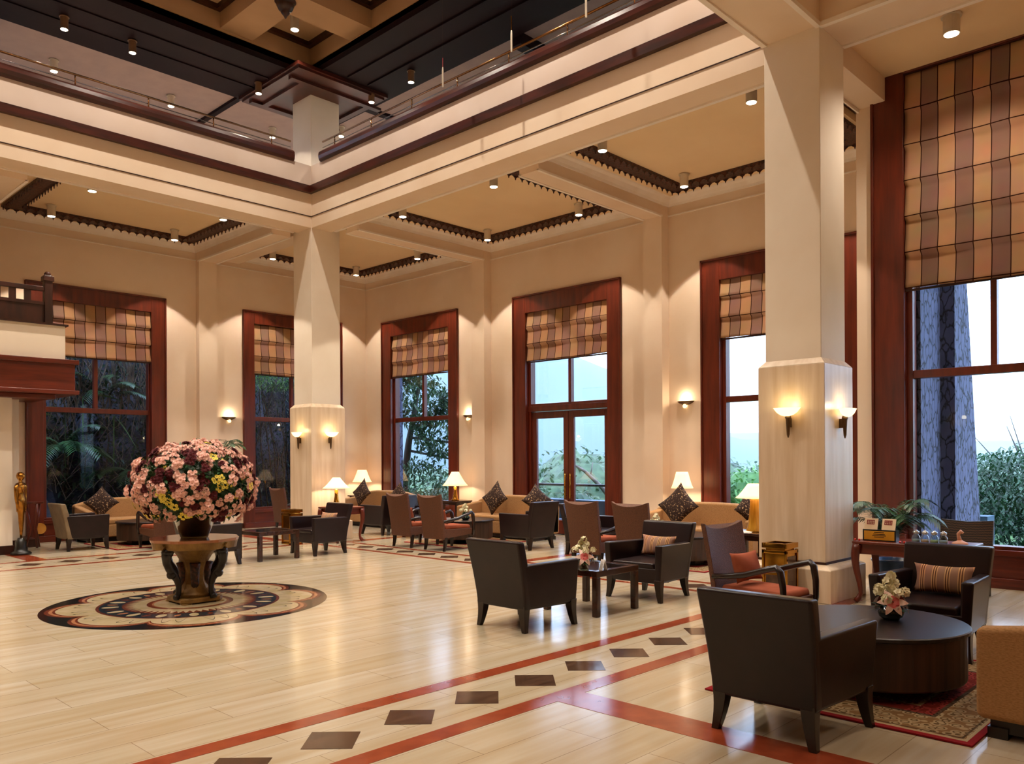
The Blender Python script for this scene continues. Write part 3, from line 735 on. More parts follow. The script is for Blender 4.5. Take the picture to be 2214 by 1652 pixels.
# ------------------------------------------------------------------ furniture builders
def saber(b, x, y, z1, dx, dy, s0=.026, s1=.040):
    rings = []
    for j in range(6):
        t = j/5; z = z1*t; k = (1-t)**2
        cx, cy = x - dx*(1-k), y - dy*(1-k); s = s0 + (s1-s0)*t
        rings.append([(cx-s, cy-s, z), (cx+s, cy-s, z), (cx+s, cy+s, z), (cx-s, cy+s, z)])
    loft(b, rings)
def armchair(label, loc, rz, group, leather='leather', back_mat=None):
    """front = local +x"""
    t = thing('leather_armchair', label, 'armchair', loc, rz, group)
    for sx, sy in ((-1, 1), (-1, -1), (1, 1), (1, -1)):
        b = BM(); x = -.305 if sx < 0 else .313; y = (.288 if sx < 0 else .346)*sy
        saber(b, x, y, .24, -.02 if sx < 0 else .018, .03*sy, .022, .042)
        obj('leg', b, 'black_wood', t, bevel=.004)
    b = BM()   # seat frame
    hexa(b, [(-.29, -.29, .20), (.33, -.34, .20), (.33, .34, .20), (-.29, .29, .20)], [(-.31, -.30, .37), (.34, -.35, .36), (.34, .35, .36), (-.31, .30, .37)])
    obj('seat_frame', b, leather, t, bevel=.012)
    b = BM(); hexa(b, [(-.28, -.26, .34), (.33, -.28, .34), (.33, .28, .34), (-.28, .26, .34)], [(-.28, -.25, .43), (.345, -.27, .42), (.345, .27, .42), (-.28, .25, .43)])
    obj('seat', b, leather, t, bevel=.025, seg=3)
    # raking back
    b = BM(); rings = []
    for j in range(7):
        v = j/6; z = .20 + .62*v; xo = -.325 - .125*v**1.4; w_ = .305 + .035*v; th = .115 - .02*v
        rings.append([(xo, -w_, z), (xo+th, -w_, z), (xo+th, w_, z), (xo, w_, z)])
    loft(b, rings); obj('backrest', b, back_mat or leather, t, bevel=.022, seg=3)
    for sy in (-1, 1):
        b = BM()
        o1, i1_ = .345*sy, .255*sy
        bot = [(-.31, .30*sy, .21), (.335, .355*sy, .21), (.335, .28*sy, .21), (-.31, .24*sy, .21)]
        top = [(-.375, .325*sy, .605), (.345, .385*sy, .615), (.345, .295*sy, .615), (-.375, .24*sy, .605)]
        if sy < 0: bot, top = bot[::-1], top[::-1]
        hexa(b, bot, top); obj('armrest', b, leather, t, bevel=.018, seg=3)
    return t
def pillow(name, w, h, th, mat, parent, loc=(0, 0, 0), rot=(0, 0, 0), n=12, pinch=.12, point=False):
    """local y = width, z = height, x = thickness"""
    b = BM(); G_ = {}
    for s in (-1, 1):
        for i in range(n+1):
            for j in range(n+1):
                u, v = 2*i/n-1, 2*j/n-1
                edge = i in (0, n) or j in (0, n)
                if edge and s == 1: G_[(s, i, j)] = G_[(-1, i, j)]; continue
                k = (1-u*u)**.55*(1-v*v)**.55 if not edge else 0
                pu = u*(1-pinch*(1-v*v)*.9 if abs(u) > .2 else 1); pv = v*(1-pinch*(1-u*u))
                pu = u*(1 - pinch*(1-v*v)*abs(u)); 
                G_[(s, i, j)] = b.verts.new((s*k*th/2, pu*w/2, pv*h/2))
    for s in (-1, 1):
        for i in range(n):
            for j in range(n):
                q = [G_[(s, i, j)], G_[(s, i+1, j)], G_[(s, i+1, j+1)], G_[(s, i, j+1)]]
                b.faces.new(q if s > 0 else q[::-1])
    o = obj(name, b, mat, parent, smooth=True); o.location = loc; o.rotation_euler = rot
    return o
def cushion(label, mat, w, h, th, loc, rot, group=None, name='cushion'):
    o = pillow(name, w, h, th, mat, None, loc, rot); tag(o, label, 'cushion', group); return o
def wicker_chair(label, loc, rz, group):
    t = thing('wicker_armchair', label, 'armchair', loc, rz, group)
    for sx, sy in ((-1, 1), (-1, -1), (1, 1), (1, -1)):
        b = BM(); saber(b, .31*sx - (.0 if sx > 0 else -.01), .245*sy, .23, -.03 if sx < 0 else 0, 0, .018, .028); obj('leg', b, 'black_wood', t, bevel=.003)
    b = BM(); hexa(b, [(-.30, -.255, .21), (.33, -.255, .26), (.33, .255, .26), (-.30, .255, .21)], [(-.31, -.26, .37), (.34, -.26, .36), (.34, .26, .36), (-.31, .26, .37)])
    obj('seat_shell', b, 'wicker', t, bevel=.01)
    b = BM(); rings = []; NI = 10
    for j in range(9):     # tall curved back with raised ears
        v = j/8; w_ = .26 + .035*v
        ring = []
        for s in (0, 1):
            rng = range(NI+1) if s == 0 else range(NI, -1, -1)
            for i in rng:
                u = 2*i/NI-1
                ztop = .905 + .06*abs(u)**2.2
                z = .20 + (ztop-.20)*v
                xo = -.335 - .15*v**1.3 - .0 + .045*u*u*v + (.05 if s else 0)
                ring.append((xo, u*w_, z))
        rings.append(ring)
    loft(b, rings); obj('backrest', b, 'wicker', t, bevel=.008)
    b = BM(); hexa(b, [(-.27, -.24, .36), (.33, -.24, .35), (.33, .24, .35), (-.27, .24, .36)], [(-.27, -.23, .43), (.32, -.23, .42), (.32, .23, .42), (-.27, .23, .43)])
    obj('seat_cushion', b, 'orange_suede', t, bevel=.03, seg=3)['label'] = 'burnt orange seat cushion'
    for sy in (-1, 1):
        b = BM(); y = .262*sy
        pts = [(-.33, y, .50), (-.18, y, .515), (0, y*1.02, .545), (.18, y*1.05, .60), (.30, y*1.05, .635), (.335, y*1.04, .60), (.355, y*1.03, .48), (.36, y, .34), (.345, y*.98, .24)]
        tube(b, pts, [.024, .027, .028, .028, .028, .030, .027, .024, .02], 8, flat=1.15); obj('armrest', b, 'black_wood', t, smooth=True)
    return t
def drum(label, loc, r=.60, h=.43):
    t = thing('drum_table', label, 'coffee table', loc, 0, None)
    b = BM(); lathe(b, [(r-.03, .09), (r-.025, .10), (r-.025, h-.035), (r-.03, h-.03)], 48); obj('drum', b, 'drum_side', t)
    b = BM(); lathe(b, [(r-.01, h-.032), (r, h-.026), (r, h-.006), (r-.008, h)], 48); obj('tabletop', b, 'drum_top', t)
    b = BM(); q = r*.62; box(b, -q, q, -q*.35, q*.35, 0, .10); box(b, -q*.35, q*.35, -q, q, 0, .10); obj('plinth', b, 'ebony', t)
    return t
def square_table(label, loc, group, s=.70, h=.45):
    t = thing('square_coffee_table', label, 'coffee table', loc, 0, group); q = s/2
    for sx in (-1, 1):
        for sy in (-1, 1):
            b = BM(); x, y = sx*(q-.032), sy*(q-.032); box(b, x-.032, x+.032, y-.032, y+.032, 0, h-.06); obj('leg', b, 'brown_table', t, bevel=.008)
    b = BM(); w_ = .065
    for q4 in ((-q, q, -q, -q+w_), (-q, q, q-w_, q), (-q, -q+w_, -q+w_, q-w_), (q-w_, q, -q+w_, q-w_)): box(b, *q4, h-.06, h)
    obj('table_frame', b, 'brown_table', t, bevel=.004)
    b = BM(); box(b, -q+w_, q-w_, -q+w_, q-w_, h-.02, h-.005); obj('glass_top', b, 'glass_top', t)
    return t
def sofa(label, loc, rz, group, L=2.1, D=.76):
    """front = local +x, length along y, origin at centre"""
    t = thing('sofa', label, 'sofa', loc, rz, group); h = L/2; d = D/2
    b = BM(); box(b, -d+.01, d-.01, -h+.02, h-.02, .10, .34); obj('base', b, 'tan_fabric', t, bevel=.025, seg=3)
    b = BM(); box(b, -d+.18, d-.01, -h+.14, h-.14, .33, .44); obj('seat_cushion', b, 'tan_fabric', t, bevel=.035, seg=3)
    b = BM(); rings = []; N = 16
    for i in range(N+1):
        u = 2*i/N-1; y = u*h; zt = .82 - .12*abs(u)**3.0
        rings.append([(-d-.03, y, zt-.02), (-d, y, .12), (-d+.20, y, .12), (-d+.15, y, zt-.02), (-d+.10, y, zt), (-d+.02, y, zt)])
    loft(b, rings); obj('backrest', b, 'tan_fabric', t, bevel=.02, seg=3)
    for s in (-1, 1):
        b = BM(); hexa(b, [(-d, s*h, .11), (d, s*h, .11), (d, s*(h-.14), .11), (-d, s*(h-.14), .11)][::s], [(-d-.02, s*(h), .70), (d, s*h, .60), (d, s*(h-.13), .60), (-d-.02, s*(h-.13), .70)][::s]); obj('armrest', b, 'tan_fabric', t, bevel=.03, seg=3)
    b = BM(); box(b, -d+.06, d-.06, -h+.06, h-.06, .03, .10); 
    obj('plinth', b, 'ebony', t)
    for sx in (-1, 1):
        for sy in (-1, 1):
            b = BM(); box(b, sx*(d-.1)-.05, sx*(d-.1)+.05, sy*(h-.14)-.10, sy*(h-.14)+.10, 0, .06); obj('foot', b, 'ebony', t)
    return t
def light_point(name, loc, e, r=.04, col=(1, .78, .52)):
    l = bpy.data.lights.new(name, 'POINT'); l.energy = e; l.shadow_soft_size = r; l.color = col
    o = bpy.data.objects.new(name, l); COL.objects.link(o); o.location = loc; return o
def table_lamp(label, loc, kind='bottle', r0=.085, r1=.215, hb=.30, hs=.26, e=14):
    t = thing('table_lamp', label, 'lamp', loc, 0, None)
    b = BM()
    if kind == 'tripod':
        for k in range(3):
            a = 2*PI*k/3 + .4; tube(b, [(.10*math.cos(a), .10*math.sin(a), .0), (.045*math.cos(a), .045*math.sin(a), hb*.5), (.03*math.cos(a), .03*math.sin(a), hb)], .012, 8)
        lathe(b, [(.04, hb-.03), (.04, hb)], 12)
    elif kind == 'glass':
        lathe(b, [(.11, 0), (.11, .015), (.095, .05), (.075, .2), (.062, hb), (.05, hb+.03), (.02, hb+.05)], 20)
    else:
        lathe(b, [(.085, 0), (.085, .015), (.06, .05), (.035, .2), (.035, hb), (.02, hb+.01)], 20)
    obj('lamp_base', b, {'tripod': 'chrome', 'glass': 'amber_glass', 'bottle': 'brass'}[kind], t, smooth=True)
    b = BM(); lathe(b, [(.010, hb-.01), (.010, hb+.08)], 8); obj('stem', b, 'brass', t)
    b = BM(); n = 28; rings = []
    for j in range(6):
        v = j/5; r = r1 + (r0-r1)*(v**.8); rings.append([(r*math.cos(2*PI*i/n), r*math.sin(2*PI*i/n), hb+.03+hs*v) for i in range(n)])
    loft(b, rings, cap=False); o = obj('lamp_shade', b, 'shade', t, smooth=True)
    o.modifiers.new('th', 'SOLIDIFY').thickness = .003
    light_point('lamp_light', (loc[0], loc[1], loc[2]+hb+.12), e, .05).parent = None
    return t
def side_table(label, loc, s=.26, h=.60):
    t = thing('side_table', label, 'side table', loc)
    b = BM(); box(b, -s, s, -s, s, h-.03, h); obj('tabletop', b, 'brown_table', t, bevel=.006)
    b = BM(); box(b, -s+.04, s-.04, -s+.04, s-.04, h-.09, h-.03); obj('apron', b, 'brown_table', t)
    for sx in (-1, 1):
        for sy in (-1, 1):
            b = BM(); box(b, sx*(s-.06)-.022, sx*(s-.06)+.022, sy*(s-.06)-.022, sy*(s-.06)+.022, 0, h-.09); obj('leg', b, 'brown_table', t)
    return t
def cabriole(b, x, y, h, dx, dy, k=1.):
    pts = []; rad = []
    for j in range(13):
        t_ = j/12; z = h*(1-t_)
        o_ = .055*math.sin(t_*PI*.9 + .3)*(1-t_)*1.6 - .035*math.sin(t_*PI)*t_ + .05*max(0, t_-.86)/.14
        pts.append((x + dx*o_*k, y + dy*o_*k, max(z, .018))); rad.append(.052 - .032*min(1, t_*1.15) + (.010 if t_ > .9 else 0))
    tube(b, pts, rad, 8)
def console(label, loc, rz, L, D=.6, h=.66):
    """length along local y"""
    t = thing('console_table', label, 'console table', loc, rz); a, c = D/2, L/2
    b = BM(); box(b, -a, a, -c, c, h-.03, h); obj('tabletop', b, 'wood_h', t, bevel=.008)
    b = BM(); box(b, -a+.05, a-.05, -c+.05, c-.05, h-.14, h-.03); obj('apron', b, 'wood_h', t, bevel=.004)
    for sx in (-1, 1):
        for sy in (-1, 1):
            b = BM(); cabriole(b, sx*(a-.06), sy*(c-.06), h-.04, sx*.7, sy*.7); obj('leg', b, 'wood', t, smooth=True)
    return t
def bin_(label, loc):
    t = thing('ash_bin', label, 'bin', loc, 0, None); s = .14
    b = BM(); box(b, -s+.015, s-.015, -s+.015, s-.015, .02, .56); obj('body', b, 'brass', t)
    for sx in (-1, 1):
        for sy in (-1, 1):
            b = BM(); box(b, sx*(s-.013)-.013, sx*(s-.013)+.013, sy*(s-.013)-.013, sy*(s-.013)+.013, 0, .57); obj('corner_post', b, 'brass', t, bevel=.003)
    b = BM(); box(b, -s, s, -s, s, 0, .03); box(b, -s, s, -s, s, .53, .565); obj('band', b, 'brass', t, bevel=.003)
    b = BM()
    for q4 in ((-s, s, -s, -s+.03), (-s, s, s-.03, s), (-s, -s+.03, -s+.03, s-.03), (s-.03, s, -s+.03, s-.03)): box(b, *q4, .585, .64)
    box(b, -s+.03, s-.03, -s+.03, s-.03, .565, .60); obj('ash_tray_top', b, 'brass', t, bevel=.003)
    b = BM()
    for a_ in ((-s+.012, 0), (0, -s+.012)):
        pass
    box(b, -s+.010, -s+.016, -s+.04, s-.04, .08, .30); box(b, -s+.04, s-.04, -s+.010, -s+.016, .08, .50); obj('patterned_panel', b, 'dark_marble', t)
    return t

# ------------------------------------------------------------------ seating, group by group
GA = 'brown leather armchairs'
armchair('brown leather armchair seen from behind at the round table, nearest the camera', (4.51, 2.14, 0), 0, GA)
armchair('brown leather armchair with its back turned beside the square table, middle of the floor', (5.63, 5.26, 0), 0, GA)
armchair('leather armchair with tan striped cushion facing the square table', (7.715, 5.28, 0), PI, GA)
armchair('leather armchair with striped buttoned cushion behind the lily bowl, by the console', (7.06, 2.13, 0), PI, GA)
armchair('dark armchair side-on in front of the sofa under the glazed door', (10.46, 9.68, 0), PI/2, GA)
armchair('dark armchair mostly hidden behind the pair of wicker chairs in mid room', (10.45, 8.25, 0), -PI/2, GA)
armchair('dark armchair glimpsed between two wicker backs under the far corner window', (10.50, 12.78, 0), -PI/2, GA)
armchair('dark armchair side-on between the pillar lamp and the leftmost wicker pair', (10.50, 13.79, 0), PI/2, GA)
armchair('khaki-backed black armchair on the far left under the rock garden window', (5.17, 15.5, 0), 0, GA, back_mat='khaki_leather')
armchair('dark armchair facing the flowers table, in front of the corner pillar', (7.61, 11.75, 0), PI, GA)
armchair('dark armchair partly hidden behind the big bouquet table', (5.69, 11.75, 0), 0, GA)
GW = 'high-backed wicker armchairs'
wicker_chair('left wicker armchair of the pair under the far corner window', (9.42, 11.47, 0), 0, GW)
wicker_chair('right wicker armchair of that pair, its dark arm and orange seat showing', (9.42, 10.60, 0), 0, GW)
wicker_chair('left wicker armchair of the pair in front of the glazed door', (9.42, 7.32, 0), 0, GW)
wicker_chair('right wicker armchair of the pair, behind the cushioned leather armchair', (9.42, 6.48, 0), 0, GW)
wicker_chair('wicker armchair with an orange pillow beside the near pillar', (6.72, 3.42, 0), -PI/2-.08, GW)
wicker_chair('wicker armchair seen from behind, just left of the big bouquet', (6.17, 14.53, 0), PI/2, GW)
wicker_chair('lone wicker armchair left of the corner pillar', (9.62, 15.85, 0), -.0, GW)
sq = square_table('square dark wood table with white lilies between two leather armchairs', (6.665, 5.29, 0), 'square wood coffee tables')
dup(sq, (6.665, 11.75, 0), label='square dark wood table just right of the big bouquet')
drum('big round dark drum table in the near right seating group', (5.77, 2.14, 0), .61)
drum('drum table behind the wicker pair under the far corner window', (10.42, 11.27, 0), .56)
drum('drum table in front of the sofa behind the near pillar', (10.42, 6.62, 0), .56)
drum('drum table in front of the sofa left of the bouquet', (6.38, 15.62, 0), .56)
GS = 'tan fabric sofas'
sofa('tan sofa against the far corner window with two dark cushions', (11.66, 15.55, 0), PI, GS)
sofa('tan sofa in front of the glazed door', (11.66, 11.38, 0), PI, GS)
sofa('tan sofa in front of the window left of the near pillar', (11.66, 6.95, 0), PI, GS)
sofa('tan sofa under the rock garden window at the left', (6.6, 16.75, 0), -PI/2, GS)
sofa('tan speckled sofa end cropped by the right edge of the picture', (6.1, .93, 0), PI/2, GS)
def rug(label, x0, x1, y0, y1, rz=0):
    b = BM(); cx, cy = (x0+x1)/2, (y0+y1)/2; box(b, x0-cx, x1-cx, y0-cy, y1-cy, .0025, .012)
    o = obj('rug', b, 'rug'); o.location = (cx, cy, 0); tag(o, label, 'rug', 'patterned red bordered rugs')
rug('red bordered patterned rug under the big round drum table', 4.84, 6.9, 1.27, 2.88)
rug('red bordered rug under the drum table before the glazed door sofa', 9.66, 11.5, 10.45, 12.1)
rug('red bordered rug beneath the table behind the near pillar', 9.76, 11.5, 5.80, 7.45)
rug('red bordered rug at the left, in front of the rock garden window', 5.51, 7.2, 14.80, 16.4)
# cushions
DQ = PI/4
def diamond_cushion(label, x, y, z, face, lean=.25, s=.46):
    # face = heading of the front; leans back
    o = cushion(label, 'pattern_cushion', s, s, .16, (x, y, z), (0, 0, 0), 'dark patterned cushions')
    o.rotation_euler = (Matrix.Rotation(face, 3, 'Z') @ Matrix.Rotation(-lean, 3, 'Y') @ Matrix.Rotation(DQ, 3, 'X')).to_euler()
diamond_cushion('dark patterned cushion on its corner at the left of the corner window sofa', 11.55, 16.05, .765, PI, s=.52)
diamond_cushion('dark patterned cushion glimpsed at the middle of the corner window sofa', 11.62, 14.75, .745, PI)
diamond_cushion('dark patterned cushion on its corner at the left of the glazed door sofa', 11.58, 11.62, .765, PI, s=.52)
diamond_cushion('dark patterned cushion at the right of the glazed door sofa', 11.62, 10.52, .76, PI+1.15)
diamond_cushion('large dark patterned cushion below the shaded lamp left of the near pillar', 11.47, 7.30, .775, PI, s=.55)
diamond_cushion('dark patterned cushion half hidden by the near pillar lamp', 11.62, 6.10, .76, PI+1.2)
diamond_cushion('dark patterned cushion on the sofa left of the bouquet', 5.95, 16.75, .745, -PI/2-.5)
def arm_cushion(label, x, y, face, mat='cushion_stripe', w=.46, h=.24, z=.555, lean=.25):
    o = cushion(label, mat, w, h, .13, (x, y, z), (0, 0, 0), 'striped lumbar cushions' if mat == 'cushion_stripe' else None)
    o.rotation_euler = (Matrix.Rotation(face, 3, 'Z') @ Matrix.Rotation(-lean, 3, 'Y')).to_euler(); return o
arm_cushion('tan striped cushion on the leather armchair at the lily table', 7.88, 5.28, PI)
arm_cushion('striped cushion with a tied centre on the armchair behind the lily bowl', 7.22, 2.10, PI)
arm_cushion('striped cushion on the dark armchair in front of the corner pillar', 7.78, 11.75, PI)
arm_cushion('plain burnt orange cushion propped on the wicker chair by the near pillar', 6.70, 3.56, -PI/2-.08, 'orange_suede', .42, .27, .585, .28)
for (x, y, lab) in ((9.22, 11.47, 'orange cushion peeking out beside the left wicker back'), (9.22, 10.60, 'orange cushion peeking out beside the right wicker back, far pair'), (9.22, 7.32, 'orange cushion behind the left wicker back, nearer pair'), (9.22, 6.48, 'orange cushion behind the right wicker back, nearer pair')):
    arm_cushion(lab, x, y, 0, 'orange_suede', .40, .26, .575, .25)
# lamps and their tables
side_table('small dark side table in the far corner behind the sofa', (12.2, 16.93, 0), .26, .66)
table_lamp('lit lamp with bell shade on a three legged base in the far corner', (12.2, 16.93, .66), 'tripod', .11, .24, .30, .30, 16)
side_table('small dark side table between the corner window and the pilaster', (12.2, 13.42, 0), .26, .64)
table_lamp('lit lamp with cone shade beside the right edge of the corner window', (12.15, 13.42, .64), 'bottle', .08, .28, .30, .30, 16)
side_table('small dark side table behind the sofa left of the near pillar', (12.2, 7.85, 0), .26, .64)
table_lamp('lit lamp with pleated shade above the large dark cushion', (12.2, 7.68, .64), 'bottle', .10, .19, .36, .28, 16)
console('dark console table against the corner pillar carrying a lamp', (8.98, 13.13, 0), PI/2, .62, .62, .66)
table_lamp('lit lamp with low cone shade on the corner pillar console', (8.92, 13.2, .66), 'bottle', .07, .26, .32, .20, 14)
side_table('dark side table against the far side of the near pillar', (9.22, 4.81, 0), .26, .65)
table_lamp('lit lamp with pleated glass base beside the near pillar', (9.26, 4.80, .65), 'glass', .09, .235, .38, .17, 12)
b = BM(); box(b, -.12, .12, -.16, .16, 0, .004); box(b, -.10, .12, -.14, .15, .004, .009); o = obj('magazine', b, 'paper'); o.location = (9.06, 4.92, .651); o.rotation_euler = (0, 0, .4)
tag(o, 'white magazine lying beside the pleated glass lamp', 'magazine')
bin_('square brass ash bin standing against the near pillar', (8.34, 4.04, 0)); bin_('square brass ash bin in front of the corner pillar', (8.12, 13.45, 0))
console('red brown console table with curved legs beside the near pillar', (9.12, 2.91, 0), 0, 1.10, .62, .66)

# ------------------------------------------------------------------ plants and flowers
def leaf_quad(b, base, d, L, wd, mi=0, droop=.0, nseg=3, up=Vector((0, 0, 1))):
    d = Vector(d).normalized(); side = d.cross(up)
    if side.length < .05: side = Vector((1, 0, 0))
    side.normalize(); prev = None; p = Vector(base)
    for j in range(nseg+1):
        t = j/nseg; w_ = wd*math.sin(PI*min(.98, .12 + t*.86))
        q = p + d*L*t - up*droop*L*t*t
        a = b.verts.new(q - side*w_/2); c = b.verts.new(q + side*w_/2)
        if prev: b.faces.new((prev[0], prev[1], c, a)).material_index = mi
        prev = (a, c)
def palm(name, label, loc, n=14, L=.8, seed=1, spread=.8, pot=None, h0=.35, group=None, leafw=.018, cat='plant', e0=.5, e1=.8):
    rr = random.Random(seed); t = thing(name, label, cat, loc, 0, group)
    if pot:
        b = BM(); lathe(b, [(.13, 0), (.14, .02), (.20, .34), (.215, .36), (.215, .38), (.19, .38), (.18, .34)], 24); obj('pot', b, pot, t, smooth=True)
        b = BM(); lathe(b, [(.18, .33), (.18, .345)], 20); obj('soil', b, 'bark', t)
    b = BM()
    for k in range(n):
        a = 2*PI*k/n + rr.random()*.5; el = e0 + rr.random()*e1; ll = L*(.75 + .4*rr.random())
        dh = Vector((math.cos(a)*spread, math.sin(a)*spread, 0)); p0 = Vector((0, 0, h0)); pts = []
        for j in range(9):
            s = j/8; pts.append(p0 + dh*ll*s*math.cos(el*.6) + Vector((0, 0, ll*(s*math.sin(el)*1.25 - .75*s*s))))
        tube(b, pts, [.006*(1-.7*i/8) for i in range(9)], 5)
        for j in range(2, 9):
            dd = (pts[j]-pts[j-1]).normalized(); sd = dd.cross(Vector((0, 0, 1))).normalized()
            for m_ in range(3):
                q = pts[j-1].lerp(pts[j], m_/3)
                for s_ in (-1, 1): leaf_quad(b, q, dd*.6 + sd*s_, .24*L*(1-.5*j/9)+.04, leafw, 0, .35, 2)
    obj('fronds', b, 'leaf_plant', t)
    return t
palm('potted_palm', 'potted palm in a blue pot behind the console at the near pillar', (9.80, 3.40, 0), 26, .92, 3, .62, 'blue_pot', .55, None, .022, 'plant', .85, .65)
palm('potted_palm', 'feathery palm top showing above the big bouquet', (6.62, 13.35, .0), 13, .9, 5, .6, 'blue_pot', 1.45, None, .02, 'plant', .8, .6)

def star_flower(b, c, nrm, r, np_, mi, mh, cup=.25, wfac=.5):
    nrm = Vector(nrm).normalized(); u = nrm.cross(Vector((.3, .2, 1))).normalized(); v = nrm.cross(u); c = Vector(c)
    for k in range(np_):
        a = 2*PI*k/np_; d = u*math.cos(a) + v*math.sin(a); s = nrm.cross(d)
        p0 = b.verts.new(c); p1 = b.verts.new(c + d*r*.55 + s*r*wfac*.5 + nrm*r*cup*.7); p2 = b.verts.new(c + d*r + nrm*r*cup); p3 = b.verts.new(c + d*r*.55 - s*r*wfac*.5 + nrm*r*cup*.7)
        b.faces.new((p0, p1, p2, p3)).material_index = mi
    cc = c + nrm*r*.18
    ring = [b.verts.new(cc + (u*math.cos(2*PI*i/6) + v*math.sin(2*PI*i/6))*r*.2) for i in range(6)]; b.faces.new(ring).material_index = mh
def mum_mesh(kind, seed):
    rr = random.Random(seed); b = BM()
    if kind == 'pink':
        for k in range(6):
            a = 2*PI*k/6 + rr.random()*.6; q = .036*(0 if k == 0 else 1)
            c = Vector((q*1.25*math.cos(a), q*1.25*math.sin(a), (.035 if k == 0 else .008) + .014*rr.random()))
            star_flower(b, c, (c.x*14, c.y*14, 1), .036, 11, 0, 1, .30, .50); star_flower(b, c + Vector((0, 0, .008)), (c.x*14, c.y*14, 1), .024, 8, 0, 1, .7, .55)
        mats = ['petal_pink', 'petal_heart']
    elif kind == 'red':
        for k in range(3):
            a = 2*PI*k/3 + rr.random(); c = Vector((.026*math.cos(a), .026*math.sin(a), .01*rr.random()))
            for q in range(3): star_flower(b, c + Vector((0, 0, .008*q)), (c.x*5, c.y*5, 1), .05*(1-.25*q), 11, 0, 0, .25+.3*q, .5)
        mats = ['petal_red']
    else:
        for k in range(5):
            a = 2*PI*k/5 + rr.random()*.6; c = Vector((.036*math.cos(a), .036*math.sin(a), .012*rr.random()))
            star_flower(b, c, (c.x*4, c.y*4, 1), .026, 9, 0, 1, .2, .7)
        mats = ['petal_yellow', 'leaf_light']
    return b, mats
def bouquet():
    cx, cy = 4.09, 8.78
    t = thing('flower_arrangement', 'huge dome of pink, maroon and yellow flowers in a glass bowl on the ornate table', 'flower arrangement', (cx, cy, .705))
    b = BM(); lathe(b, [(.14, .0), (.145, .01), (.16, .05), (.20, .15), (.22, .235), (.232, .25), (.225, .25), (.21, .235), (.19, .15), (.15, .05), (.135, .015), (0.01, .012)], 32, cap=False); obj('glass_bowl', b, 'vase_glass', t, smooth=True)
    b = BM(); rr = random.Random(4)
    lathe(b, [(.10, .014), (.11, .05), (.13, .15), (.17, .22), (.05, .24)], 24)
    obj('moss_filling', b, 'moss', t, smooth=True)
    c0 = Vector((0, 0, .57)); A, Bz = .60, .44
    b = BM()
    ball(b, (0, 0, .57), .50, 20, 12, sz=(1, 1, .74))
    for k in range(2600):
        z = rr.uniform(-.80, 1); a = rr.random()*2*PI; s = math.sqrt(1-z*z); n = Vector((s*math.cos(a), s*math.sin(a), z)); rad = rr.uniform(.80, .99)
        p = c0 + Vector((n.x*A, n.y*A, n.z*Bz))*rad
        d = n*.7 + Vector((rr.uniform(-1, 1), rr.uniform(-1, 1), rr.uniform(-1, 1)))
        leaf_quad(b, p, d, .075, .034, 0, .1, 2)
    obj('foliage', b, 'leaf_plant', t)
    protos = {}
    for kind in ('pink', 'red', 'yellow'):
        for s in range(2):
            bb, mats = mum_mesh(kind, s*7+3); protos[(kind, s)] = (bb, mats)
    # fibonacci dome
    N = 520; used = {'pink': 0, 'red': 0, 'yellow': 0}; first = {}; extra = {'pink': BM(), 'red': BM(), 'yellow': BM()}
    for k in range(N):
        z = 1 - (k+.5)/N*1.76; a = k*2.399963 + rr.uniform(-.12, .12)
        z = max(-.8, min(1, z + rr.uniform(-.02, .02))); s = math.sqrt(max(0, 1-z*z))
        n = Vector((s*math.cos(a), s*math.sin(a), z))
        low = z < .25
        r_ = math.sin(n.x*7.3+1)*math.sin(n.y*6.1+2)*math.sin(n.z*6.7+.5) + rr.uniform(-.38, .38)
        kind = 'yellow' if (low and r_ > .38) or r_ > .55 else ('red' if r_ < -.27 else ('none' if rr.random() < .33 else 'pink'))
        if kind == 'none': continue
        rad = rr.uniform(.92, 1.12); p = c0 + Vector((n.x*A, n.y*A, n.z*Bz))*rad
        q = n.to_track_quat('Z', 'Y').to_matrix().to_4x4() @ Matrix.Rotation(rr.random()*6, 4, 'Z')
        sc = rr.uniform(.68, .95); mt = Matrix.Translation(p) @ q @ Matrix.Scale(sc, 4)
        toward = n.x*(-cx) + n.y*(-cy)      # the side facing the lobby floor
        key = (kind, k % 2)
        if used[kind] < 95 and (toward > -.15*9.7):
            used[kind] += 1
            if key not in first:
                bb, mats = protos[key]; o = obj(kind_name[kind], bb, mats, t); first[key] = o
            else:
                o = first[key].copy(); COL.objects.link(o); o.parent = t
            o.matrix_local = mt
        else:
            bb, mats = mum_mesh(kind, (k % 2)*7+3)
            bmesh.ops.transform(bb, matrix=mt, verts=bb.verts); me = bpy.data.meshes.new('tmp'); bb.to_mesh(me); bb.free(); extra[kind].from_mesh(me); bpy.data.meshes.remove(me)
    for kind, e in extra.items():
        if len(e.verts): o = obj(kind_name[kind] + '_filler', e, protos_m[kind], t); o['kind'] = 'stuff'
        else: e.free()
    for v_ in protos.values():
        pass
kind_name = {'pink': 'pink_flower', 'red': 'maroon_flower', 'yellow': 'yellow_flower'}
protos_m = {'pink': ['petal_pink', 'petal_heart'], 'red': ['petal_red'], 'yellow': ['petal_yellow', 'leaf_light']}
bouquet()

